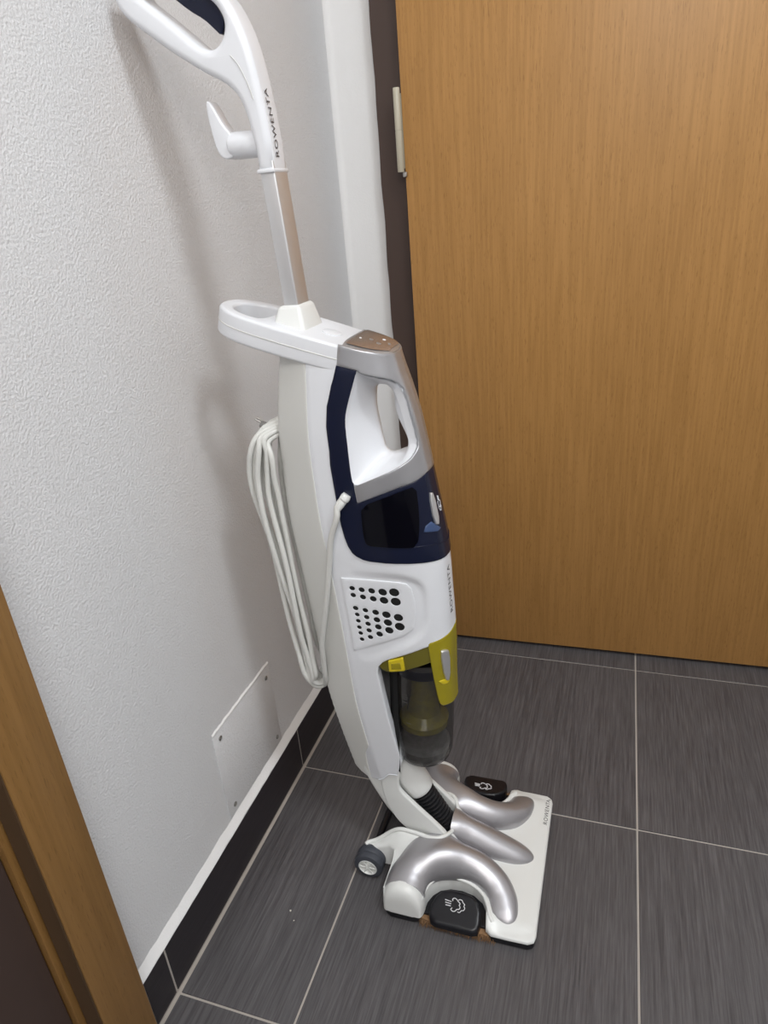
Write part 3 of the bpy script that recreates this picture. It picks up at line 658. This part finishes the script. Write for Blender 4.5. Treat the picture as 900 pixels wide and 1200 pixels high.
# handle
hout = [(.153, 1.064), (.1525, 1.086), (.148, 1.117), (.1445, 1.130), (.140, 1.140), (.133, 1.149), (.122, 1.157), (.106, 1.165), (.090, 1.175), (.065, 1.191), (.040, 1.210), (.024, 1.222), (.012, 1.233), (.006, 1.246),
        (.008, 1.262), (.020, 1.272), (.040, 1.276), (.065, 1.272), (.095, 1.262), (.120, 1.250), (.138, 1.236), (.149, 1.220), (.160, 1.192), (.166, 1.160), (.1705, 1.120), (.1725, 1.095), (.1725, 1.064)]
hin = [(.034, 1.248), (.058, 1.2295), (.085, 1.2065), (.100, 1.193), (.111, 1.187), (.122, 1.1875), (.131, 1.195), (.136, 1.206), (.134, 1.217), (.125, 1.230), (.105, 1.241), (.080, 1.250), (.055, 1.256), (.040, 1.256)]
houtS = [tuple(hout[0])] + [tuple(p) for p in chaikin(hout[1:-1], 2, False)] + [tuple(hout[-1])]
hinS = [tuple(p) for p in chaikin(hin, 2)]
hd = prism('handle', [houtS, hinS], .040, .0080, XZ(YC), M['white'], vac, res=5, smooth=70)
box('handle_mouth', (.1520, YC - .0204, 1.0625), (.1732, YC + .0204, 1.0670), M['white'], hd, .0015, 2)
# dark trigger insert along the upper inside of the loop
ti = [(.1265, 1.1990), (.1305, 1.2060), (.1330, 1.2130), (.1290, 1.2240), (.1180, 1.2360), (.0900, 1.2520), (.060, 1.262), (.057, 1.252), (.0743, 1.241), (.0923, 1.2263), (.1085, 1.2164), (.1179, 1.2076)]
prism('trigger', [[tuple(p) for p in chaikin(ti, 1)]], .020, .0015, XZ(YC), M['navy'], vac)
# handle side groove
gr = smoothpts([(.140, 1.178), (.148, 1.168), (.156, 1.150), (.160, 1.135)], 6)
tube('groove', [(p[0], YC - .0206, p[1]) for p in gr], .0004, M['spine'], hd, 6)
# upper cord hook
hk = lathe('cord_hook', [(-.006, .0142), (.004, .0142), (.030, .0145), (.036, .0135), (.039, .010), (.040, 0)], (.152, YC, 1.094), (-1, 0, 0.02), M['white'], vac, 32)
fin = [(.0945, 1.142), (.100, 1.140), (.106, 1.128), (.113, 1.114), (.121, 1.106), (.122, 1.084), (.112, 1.0805), (.104, 1.083), (.0985, 1.093), (.0955, 1.112), (.0935, 1.130)]
prism('hook_fin', [[tuple(p) for p in chaikin(fin, 2)]], .020, .0022, XZ(YC), M['white'], hk)

# ---- vent panel with real holes
holes = []
for t, h, r in D['holes']:
    holes.append([(t + math.cos(a) * r * 1.28 / TL, h + math.sin(a) * r * 1.14) for a in [2 * math.pi * k / 14 for k in range(14)]])
def plate_dent(P2):
    return vent_dent(P2)
vp = [(p[0] - (.012 if p[0] < .42 else 0), p[1]) for p in D['vent_plate']]
panel('vent_panel', vp, holes, .0016, .0022, M['white'], vac, rr=.0003, step=.005, dent=plate_dent, bstep=.0025)
vb = [(.5 * (sum(p[0] for p in D['vent_plate']) / 11) * (1 - .96) * 2 + p[0] * .96, (sum(p[1] for p in D['vent_plate']) / 11) * .04 + p[1] * .96) for p in D['vent_plate']]
panel('vent_grille', vb, [], .0009, .0004, M['hole'], vac, rr=0, step=.005, dent=plate_dent)

# ---- dust bin
bc = Vector((.303, YC, 0)); bax = Vector((-.035, 0, 1)).normalized()
BO = Vector((.2960, YC, .213)); 
lathe('bin_cup', [(.002, 0), (.001, .020), (.004, .034), (.011, .0415), (.022, .0448), (.060, .0460), (.14, .0468), (.205, .0470)], BO, (.045, 0, 1), M['bin'], vac, 48)
axb = Vector((.045, 0, 1)).normalized()
cone = lathe('inner_cone', [(.062, 0), (.062, .030), (.070, .038), (.080, .038), (.092, .026), (.13, .020), (.185, .020)], BO, axb, M['yellow'], vac, 36)
lathe('dust_layer', [(.006, 0), (.008, .028), (.016, .038), (.030, .041), (.034, .036), (.032, .018), (.036, 0)], BO, axb, M['dust'], vac, 32)
lathe('seal_ring', [(.181, .0), (.181, .0478), (.185, .0486), (.192, .0486), (.196, .0478), (.196, 0)], BO, axb, M['black'], vac, 48)
# printed marks on the cup
lathe('filter_core', [(.066, 0), (.066, .014), (.19, .015), (.19, 0)], BO, axb, M['collar'], vac, 24)
# dark housing behind the cup
V = []; F = []
for i in range(12):
    h = .205 + (.46 - .205) * i / 11
    c = BO + axb * ((h - .205) / axb.z)
    for k in range(13):
        a = math.radians(122 + 116 * k / 12)
        V.append((c.x - .002 + .050 * math.cos(a), YC + .0500 * math.sin(a), h))
for i in range(11):
    for k in range(12): a = i * 13 + k; F.append((a, a + 1, a + 14, a + 13))
mesh('bin_housing', V, F, M['hole'], vac, 60)
# lower lip wall between shell notch edges (front face of the spine column)
cl = D['collar_low']
collar = [(.50, .4185)] + [(.512, .4095)] + cl[1:] + [(.90, .4275), (1.0, .428), (1.0, .4700), (.9161, .4660), (.8263, .4615), (.7069, .4500), (.5621, .4320), (.52, .4235)]
panel('bin_collar', collar, [], -.0022, .003, M['collar'], vac, rr=.0008, step=.005)
lt = D['latch']
latch = [(.79, .4600), (.7884, .4513)] + lt[1:6] + [(.93, .3400), (1.0, .3400), (1.0, .4700), (.90, .4645)]
lp = panel('bin_latch', latch, [], .0006, .006, M['yellow'], vac, rr=.0014, step=.0045)
panel('latch_button', chaikin(D['latch_btn'], 1), [], .0042, .0036, M['rod'], vac, rr=.0010, step=.004, both=False)
panel('latch_lip', D['latch_notch'], [], .0022, .001, M['yellow2'], vac, rr=.0006, step=.004, both=False)
panel('bin_clip', D['clip'], [], .0012, .004, M['yellow2'], vac, rr=.0009, step=.004, both=False)
cc = np.array(D['clip']).mean(0)
panel('clip_window', [(cc[0] + (p[0] - cc[0]) * .62, cc[1] + (p[1] - cc[1]) * .5 - .001) for p in D['clip']], [], .0015, .0005, M['yellow'], vac, rr=.0003, step=.004, both=False)

# ---- neck: fork arms, spine, cuff, hose
arm = [(.232, .215), (.2310, .190), (.2300, .165), (.2345, .1300), (.2475, .0990), (.262, .080), (.285, .064), (.312, .052), (.330, .056), (.338, .072), (.3300, .0870), (.276, .1410), (.2615, .158), (.2590, .170), (.2640, .196), (.2600, .225)]
armS = [tuple(p) for p in chaikin(arm, 2)]
for sgn in (-1, 1):
    prism('neck_arm', [armS], .009, .0025, XZ(YC + sgn * .0322), M['cream'], vac)
back = [(.200, .205), (.1960, .1900), (.2010, .1690), (.2240, .1190), (.2400, .0925), (.262, .078), (.272, .074), (.280, .086), (.268, .106), (.256, .132), (.250, .172), (.240, .205)]
prism('neck_back', [[tuple(p) for p in chaikin(back, 2)]], .062, .009, XZ(YC), M['cream'], vac)
ha = Vector((.255, YC, .186)); hb = Vector((.333, YC, .052)); hv = (hb - ha).normalized(); L = (hb - ha).length
prof = [(0.050, .011)]
n = 15
for k in range(n):
    d = .050 + (L - .05) * k / n; st = (L - .05) / n
    prof += [(d, .0160), (d + st * .22, .0196), (d + st * .5, .0200), (d + st * .72, .0190), (d + st * .9, .0160)]
prof += [(L, .012)]
lathe('steam_hose', prof, ha, hv, M['hose'], vac, 32, 50)
lathe('hose_cuff', [(-.025, 0), (-.025, .018), (-.012, .0235), (.010, .0250), (.044, .0250), (.055, .0242), (.060, .0225), (.062, .0205), (.058, .019)], ha, hv, M['cream'], vac, 36)
# seam lines on the shell's foot
sl = [skinpt(p[0], p[1], .0006) for p in sb if p[0] > .30]
tube('foot_seam', sl, .0009, M['white'], vac, 8)

# ---- cleaning head
half = [(.489, 0), (.489, .127), (.4865, .136), (.478, .1405), (.450, .1415), (.424, .1415), (.4155, .136), (.4135, .122), (.411, .106), (.403, .093), (.388, .0835), (.368, .080), (.350, .0815), (.335, .088), (.325, .099), (.3195, .112), (.318, .128), (.313, .1385), (.303, .142), (.267, .142), (.2565, .138), (.253, .128), (.253, .066), (.243, .0615), (.207, .0635), (.2005, .060),
        (.206, .054), (.222, .0485), (.240, .0445), (.260, .0440), (.287, .0455), (.311, .0475), (.328, .0435), (.338, .030), (.3425, .014), (.3435, 0)]
hp = [(x, YC - v) for x, v in half] + [(x, YC + v) for x, v in half[1:-1][::-1]]
ZX = np.array([(.18, .046), (.21, .0475), (.25, .0465), (.30, .0465), (.33, .0455), (.35, .043), (.38, .038), (.41, .0325), (.435, .0275), (.4680, .0250), (.4715, .0243), (.489, .0200)])
def sm(a): a = np.clip(a, 0, 1); return a * a * (3 - 2 * a)
def ztop(x, y):
    x = np.asarray(x, float); v = np.abs(np.asarray(y, float) - YC)
    z = np.interp(x, ZX[:, 0], ZX[:, 1])
    z = z + .035 * sm((.082 - v) / .040) * sm((x - .205) / .06) * sm((.372 - x) / .040)
    z = z - sm((v - .116) / .028) * .009 * sm((x - .40) / .02)
    return np.maximum(z, .0195)
def plan(name, poly, rr, zb, mat, parent, ztf=ztop, step=.006, bottom=True):
    P2, T, d = tri2d(poly, [], step, rr, None, .004)
    z = ztf(P2[:, 0], P2[:, 1]) - edge_drop(d, rr)
    V = [(a, b, c) for (a, b), c in zip(P2, z)]; F = [tuple(f) for f in T]; Bd = boundary(T)
    used = sorted({q for e in Bd for q in e}); mp = {}
    for q in used: mp[q] = len(V); V.append((P2[q][0], P2[q][1], zb))
    F += [(a, b, mp[b], mp[a]) for a, b in Bd]
    if bottom:
        order = {a: b for a, b in Bd}; s = Bd[0][0]; lp = [s]; 
        while order.get(lp[-1]) not in (None, s) and len(lp) < len(Bd): lp.append(order[lp[-1]])
        F.append(tuple(mp[q] for q in lp))
    return mesh(name, V, F, mat, parent, 45)
head = plan('head_body', hp, .0040, .0140, M['cream'], vac)
# black sole
sh = [(.4880, 0), (.4880, .129), (.485, .136), (.477, .1400), (.424, .1408), (.418, .136), (.414, .130), (.318, .130), (.314, .138), (.303, .1412), (.267, .1412), (.258, .137), (.2545, .128), (.2545, .06), (.25, 0)]
sp = [(x, YC - v) for x, v in sh] + [(x, YC + v) for x, v in sh[1:-1][::-1]]
plan('sole', sp, .001, .0025, M['black'], vac, lambda x, y: np.full_like(x, .0146), .02)
# mop cloth with frayed edge
mp_ = [(.478, -.1), (.478, .1), (.47, .136), (.32, .1385), (.275, .133), (.27, -.1)]
mo = plan('mop_cloth', [(.480, YC - .134), (.43, YC - .1385), (.33, YC - .1385), (.27, YC - .132), (.27, YC + .132), (.33, YC + .1385), (.43, YC + .1385), (.480, YC + .134)], .0008, 0.0, M['mop'], vac, lambda x, y: np.full_like(x, .0100), .01)
V = []; F = []
for sgn in (-1, 1):
    for k in range(340):
        x = .313 + .118 * random.random(); y = YC + sgn * (.1375 + random.random() * .002); z0 = .001 + random.random() * .009
        dx = random.uniform(-.004, .004); dy = sgn * random.uniform(.002, .0085); r = .0007
        i = len(V); V += [(x - r, y, z0), (x + r, y, z0), (x, y, z0 + r * 2), (x + dx, y + dy, z0 - random.random() * .004 if z0 > .005 else .0005)]
        F += [(i, i + 1, i + 3), (i + 1, i + 2, i + 3), (i + 2, i, i + 3), (i, i + 2, i + 1)]
fr2 = mesh('mop_fringe', V, F, M['mop'], mo, 0); fr2['kind'] = 'stuff'
# silver ducts
def duct(name, path, mirror=False):
    P = smoothpts([p for p in path], 7); sgn = 1 if mirror else -1
    C = [Vector((p[0], YC + sgn * p[1], 0)) for p in P]; V = []; F = []; m = 20
    for i, p in enumerate(P):
        d = (C[min(i + 1, len(C) - 1)] - C[max(i - 1, 0)]).normalized(); w = Vector((-d.y, d.x, 0)); hw = max(p[2], .0006); zt_ = p[3]
        # the duct's foot sinks into the head body on both sides
        zl = [float(ztop(C[i].x + w.x * s * hw, C[i].y + w.y * s * hw)) - .0035 for s in (-1, 1)]
        for k in range(m + 1):
            a = math.pi * k / m; c = -math.cos(a); s = math.sin(a) ** .92
            zb = zl[0] * (1 - (c + 1) / 2) + zl[1] * (c + 1) / 2
            q = C[i] + w * (c * hw); V.append((q.x, q.y, zb + (max(zt_, zb + .0005) - zb) * s))
    for i in range(len(P) - 1):
        for k in range(m): a = i * (m + 1) + k; F.append((a, a + 1, a + m + 2, a + m + 1))
    F.append(tuple(range(m + 1))); F.append(tuple((len(P) - 1) * (m + 1) + k for k in range(m + 1)))
    return mesh(name, V, F, M['duct'], vac, 50)
side = [(.2870, .1260, .0325, .0670), (.2871, .1120, .0326, .0712), (.2898, .0970, .0327, .0755), (.2972, .0835, .0322, .0795), (.3090, .0722, .0312, .0830), (.3245, .0630, .0298, .0848), (.345, .0565, .0282, .0830), (.370, .0530, .0265, .0755), (.396, .0560, .0255, .0655), (.418, .0670, .0245, .0555), (.4315, .0830, .0230, .0465), (.4375, .0990, .0215, .0395), (.4395, .1120, .0195, .0340), (.4395, .1200, .0145, .0290), (.4390, .1245, .0050, .0240)]
duct('side_duct', side); duct('side_duct', side, True)
duct('middle_duct', [(.338, 0, .0240, .0875), (.352, 0, .0260, .0840), (.375, 0, .0270, .0745), (.400, 0, .0262, .0630), (.425, 0, .0240, .0515), (.446, 0, .0205, .0415), (.460, 0, .0150, .0335), (.468, 0, .0085, .0275), (.4715, 0, .0025, .0230)])
# white rims
def rim(pts, r, dz=.0005, n=5):
    P = [p for p in smoothpts([(x, y) for x, y in pts], n)]
    return tube('edge_rim', [(p[0], p[1], float(ztop(p[0], p[1])) + dz) for p in P], r, M['cream'], head, 10)
well = [(x, YC - v) for x, v in half[25:]] + [(x, YC + v) for x, v in half[25:-1][::-1]]
rim(well, .0034, .001)
for sgn in (-1, 1):
    rim([(x, YC + sgn * v) for x, v in [(.424, .1265), (.4185, .1190), (.4130, .1050), (.4045, .0915), (.389, .0820), (.368, .0785), (.349, .0800), (.3335, .0870), (.3235, .0985), (.3180, .1120), (.3165, .1230)]], .0030, -.0010)
    rim([(.2545, YC + sgn * .066), (.2545, YC + sgn * .09), (.2545, YC + sgn * .128)], .0014, .0005)
# white end caps of the side ducts
for sgn in (-1, 1):
    V = []; F = []; m = 20; rows = [(.1245, 1.01, .0675), (.1290, 1.0, .0670), (.1335, .985, .0655), (.1375, .955, .0620), (.1402, .91, .0575), (.1418, .86, .0510), (.1424, .80, .0440), (.1426, .78, .030)]
    for v, s_, dz in rows:
        for k in range(m + 1):
            a = math.pi * k / m; c = -math.cos(a); s = math.sin(a) ** .62
            zb = .016; V.append((.2862 + c * .0328 * s_, YC + sgn * v, zb + (dz - zb) * s))
    for i in range(len(rows) - 1):
        for k in range(m): a = i * (m + 1) + k; F.append((a, a + 1, a + m + 2, a + m + 1))
    F.append(tuple((len(rows) - 1) * (m + 1) + k for k in range(m + 1)))
    mesh('duct_cap', V, F, M['cream'], vac, 60)
# steam icon from strokes, mapped by a function (u, v) -> world
def icon(parent, fn, r=.0007, name='steam_mark'):
    st = []
    for k in range(3): st.append([(-1.15 + .06 * k, .36 - .30 * k), (-.48, .28 - .26 * k)])
    def cloud(dx, full):
        c = [(-.30, -.42), (-.42, -.62), (-.20, -.82), (.05, -.72), (.18, -.50), (.40, -.42), (.48, -.16), (.36, .05), (.42, .28), (.20, .48), (.05, .66), (-.18, .78), (-.40, .62), (-.34, .40)]
        return [(x + dx, y) for x, y in c]
    st.append([tuple(p) for p in smoothpts(cloud(0, True), 4)])
    st.append([tuple(p) for p in smoothpts([(.28, -.76), (.50, -.78), (.66, -.52), (.88, -.42), (.96, -.14), (.84, .06), (.90, .28), (.70, .46), (.58, .70), (.34, .74), (.20, .62)], 4)])
    V = []; F = []
    for s in st:
        s = [s[0]] + [((s[0][0] + s[-1][0]) / 2, (s[0][1] + s[-1][1]) / 2)] + [s[-1]] if len(s) == 2 else s
        v, f = tube('x', [fn(a, b) for a, b in s], r, None, seg=6, data=True)
        k = len(V); V += v; F += [tuple(i + k for i in q) for q in f]
    return mesh(name, V, F, M['mark'], parent, 60)
# steam pedals
for sgn in (-1, 1):
    pv = [(.332, .1440), (.328, .136), (.3285, .124), (.334, .112), (.343, .103), (.356, .0985), (.374, .098), (.388, .1005), (.399, .108), (.405, .119), (.4065, .134), (.404, .1445), (.396, .1475), (.340, .1470)]
    pd = plan('steam_pedal', [(x, YC + sgn * v) for x, v in (pv if sgn < 0 else pv[::-1])], .0040, .0115, M['black'], vac, lambda x, y: .0395 - np.clip((np.abs(y - YC) - .104) / .04, 0, 1.2) * (.0175 if sgn < 0 else .008), .006)
    s2 = sgn
    icon(pd, lambda a, b: (.3665 + a * .0150, YC + s2 * .1190 + b * .0105, .0402 - (.0150 + s2 * b * .0105) / .04 * (.0175 if s2 < 0 else .008)))
# wheels
for sgn in (-1, 1):
    O = (.2105, YC + sgn * .0850, .0250)
    wh = lathe('wheel', [(0, .0155), (0, .0205), (.0015, .0236), (.006, .0250), (.012, .0246), (.013, .0240), (.014, .0246), (.022, .0248), (.0265, .0234), (.028, .0200), (.028, .004)], O, (0, -sgn, 0), M['rubber'], vac, 40)
    hb_ = lathe('hub', [(.002, 0), (.002, .0040), (.0015, .0045), (.0045, .0060), (.0045, .0120), (.0010, .0135), (-.0008, .0150), (-.0005, .0158), (.003, .0160)], O, (0, -sgn, 0), M['cream'], wh, 32)
    for k in range(6):
        a = math.pi / 3 * k
        tube('spoke', [(O[0] + math.cos(a) * q, O[1] + sgn * .0004 - sgn * .0012, O[2] + math.sin(a) * q) for q in (.003, .0135)], .0014, M['cream'], wh, 8)
# axle housing in the well between the wheels
tube('axle', [(.2105, YC - .056, .0235), (.2105, YC + .056, .0235)], .006, M['black'], vac, 16)
box('pivot_block', (.255, YC - .030, .010), (.335, YC + .030, .046), M['black'], vac, .006, 3)

# ---- cord
def xspine(z): return float(np.interp(z, HS, XBt))
outer = [(.130, .7632), (.1124, .7557), (.0974, .7396), (.0892, .7184), (.0836, .6866), (.0855, .6569), (.0901, .628), (.0954, .5983), (.1039, .527), (.1093, .4786), (.1151, .4301), (.1225, .3718), (.1298, .3420), (.1379, .3340), (.1471, .3380)]
oz = np.array([p[1] for p in outer[2:-2]])[::-1]; ox = np.array([p[0] for p in outer[2:-2]])[::-1]
path = []
specs = [(0.0, -.034, .000), (.17, -.027, .004), (.34, -.037, -.003), (.50, -.024, .003), (.66, -.037, -.006), (.42, -.012, .006), (.88, -.032, -.012), (.18, -.010, .002)]
for k, (f, y0, dz) in enumerate(specs):
    zs = np.linspace(.735, .372, 12)
    top = .7600 + dz; bot = .3345 - dz * .6 + .004 * (k % 3)
    wob = lambda z, kk: .0022 * math.sin(z * 23 + kk * 1.9)
    xo = lambda z: float(np.interp(z, oz, ox)) * (1 - f) + (xspine(z) - .0045) * f
    path += [(.136, YC + .004 * k - .008, top + .003), (.128 - .004 * (1 - f), YC + y0 * .45, top + .002), (.118 - .012 * (1 - f), YC + y0 * .85, top - .006)]
    for z in zs: path.append((xo(z) + wob(z, k) * (1 if .68 > z > .42 else .3), YC + y0 + .004 * math.sin(z * 14 + k), z + (dz if z > .7 else 0)))
    path += [(.131 + .003 * f, YC + y0 * .9, bot + .012), (.1385 + .003 * f, YC + y0 * .6, bot + .0005), (.144, YC + y0 * .2, bot + .003), (.140, YC + .018, bot + .012)]
    for z in np.linspace(.40, .70, 6): path.append((xspine(z) - .012 - .003 * (k % 3), YC + .030 - .004 * k, z))
    path += [(.122, YC + .020 - .002 * k, top - .010)]
path = [tuple(p) for p in smoothpts(path, 4)]
cd = tube('power_cord', path, .0040, M['cord'], vac, 8)
S0 = skinpt(.4893, .6813, .002)
lead = [S0 + Vector((-.002, -.004, .001)), S0 + Vector((-.009, -.0085, -.010)), (.2205, -.186, .655), (.2075, -.1835, .622), (.1995, -.1800, .585), (.1880, -.1765, .530), (.1735, -.1710, .473), (.1640, -.1660, .435), (.1600, -.1600, .405), (.1560, -.1540, .375), (.1520, -.146, .352), (.1450, -.137, .339), (.137, -.130, .337)]
tube('lead_cord', [tuple(p) for p in smoothpts([tuple(q) for q in lead], 5)], .0041, M['cord'], cd, 10)
dirn = Vector((-.5, -.28, -.72)).normalized()
lathe('strain_relief', [(-.007, 0), (-.007, .0055), (-.003, .0068), (.001, .0066), (.0025, .0054), (.004, .0055), (.010, .0052), (.016, .0044), (.018, .0040)], S0 + Vector((0, -.003, 0)), dirn, M['cream'], vac, 20)
# plug: translucent shroud at the top of the bundle
pl = lathe('plug', [(0, 0), (0, .0050), (.006, .0058), (.012, .0054), (.014, .0035)], (.114, YC - .012, .757), (-.6, -.2, .35), M['dust'], vac, 16)
for dy in (-.003, .003):
    tube('plug_pin', [(.103, YC - .012 + dy, .766), (.096, YC - .014 + dy, .771)], .0013, M['metal'], pl, 8)
# cord hooks on the spine
for z, s_ in ((.748, 1), (.352, -1)):
    tube('spine_hook', [(xspine(z) + .006, YC, z), (xspine(z) - .012, YC, z), (xspine(z) - .030 if s_ > 0 else xspine(z) - .012, YC, z + .001), ((xspine(z) - .036 if s_ > 0 else xspine(z) - .016), YC, z + s_ * .008)], .0055, M['cream'], vac, 12)

# ---- lettering
def letters(txt, size, stretch, fn, mat, parent, name='lettering'):
    cu = bpy.data.curves.new('t', 'FONT'); cu.body = txt; cu.size = size; cu.space_character = 1.12; cu.resolution_u = 3; cu.align_x = 'CENTER'; cu.align_y = 'CENTER'
    o = bpy.data.objects.new('t', cu); COL.objects.link(o); dg = bpy.context.evaluated_depsgraph_get()
    me = bpy.data.meshes.new_from_object(o.evaluated_get(dg)); bpy.data.objects.remove(o); bpy.data.curves.remove(cu)
    for v in me.vertices:
        p = fn(v.co.x * stretch, v.co.y); v.co = Vector(tuple(map(float, p)))
    me.name = name
    return link(name, me, mat, parent, 0)
WORD = 'ROWENTA'
# handle front: runs upwards
letters(WORD, .0115, 1.12, lambda a, b: (.17275 + .0004 - max(0, (1.110 + a) - 1.095) * .075 - max(0, (1.110 + a) - 1.12) * .05, YC - .004 - b, 1.112 + a), M['ink'], hd)
# body front
letters(WORD, .0120, 1.16, lambda a, b: skinpt(.966 - b / TL * 1.0, .5300 + a, .0004), M['ink'], vac)
# head ledge, runs away from the viewer
def headf(a, b):
    x = .4815 - b; y = -.018 + a; return (x, y, float(ztop(x, y)) + .0004)
letters(WORD, .0095, 1.15, headf, M['ink'], head)
# steam mark on the front of the tank band
icon(vac, lambda a, b: skinpt(.982 - .016 * b, .662 - a * .012, .0020), .0004)
# small white printed symbols on the cup
for k, (dz, a0, w_, h_) in enumerate([(.150, -112, .010, .0006), (.146, -112, .012, .0006), (.142, -112, .009, .0006), (.136, -112, .011, .0006), (.098, -104, .008, .0006)]):
    c = BO + axb * dz; V = []
    for i in range(7):
        a = math.radians(a0 + (i - 3) * w_ / .047 * 57.3 / 6); V += [(c.x + .0473 * math.cos(a), YC + .0473 * math.sin(a), c.z), (c.x + .0473 * math.cos(a), YC + .0473 * math.sin(a), c.z + h_)]
    mesh('cup_print', V, [(2 * i, 2 * i + 2, 2 * i + 3, 2 * i + 1) for i in range(6)], M['dust'], vac, 0)
reparent(vac)

# ================================================================== SMALL BITS ON THE FLOOR
sp_ = tube('splinter', [(0.4002, -0.2313, 0.0012), (0.4032, -0.2343, 0.0014), (0.4067, -0.2373, 0.001)], [.0008, .0011, .0006], M['speck'], None, 6, flat=.6)
tag(sp_, 'tiny pale wood splinter lying right of the vacuum head', 'splinter')
def crumb(x, y, r, label):
    bm = bmesh.new(); bmesh.ops.create_icosphere(bm, subdivisions=2, radius=r)
    for v in bm.verts: v.co = v.co * random.uniform(.8, 1.15); v.co.z *= .7
    me = bpy.data.meshes.new('crumb'); bm.to_mesh(me); bm.free(); o = link('crumb', me, M['speck'], None, 60); o.location = (x, y, r * .62)
    return tag(o, label, 'crumb', 'crumbs on the tiles')
crumb(0.1070, -0.2922, 0.0016, 'larger pale crumb on the tile between skirting and wheel')
crumb(0.1193, -0.3060, 0.0010, 'smaller pale crumb just below the larger one')
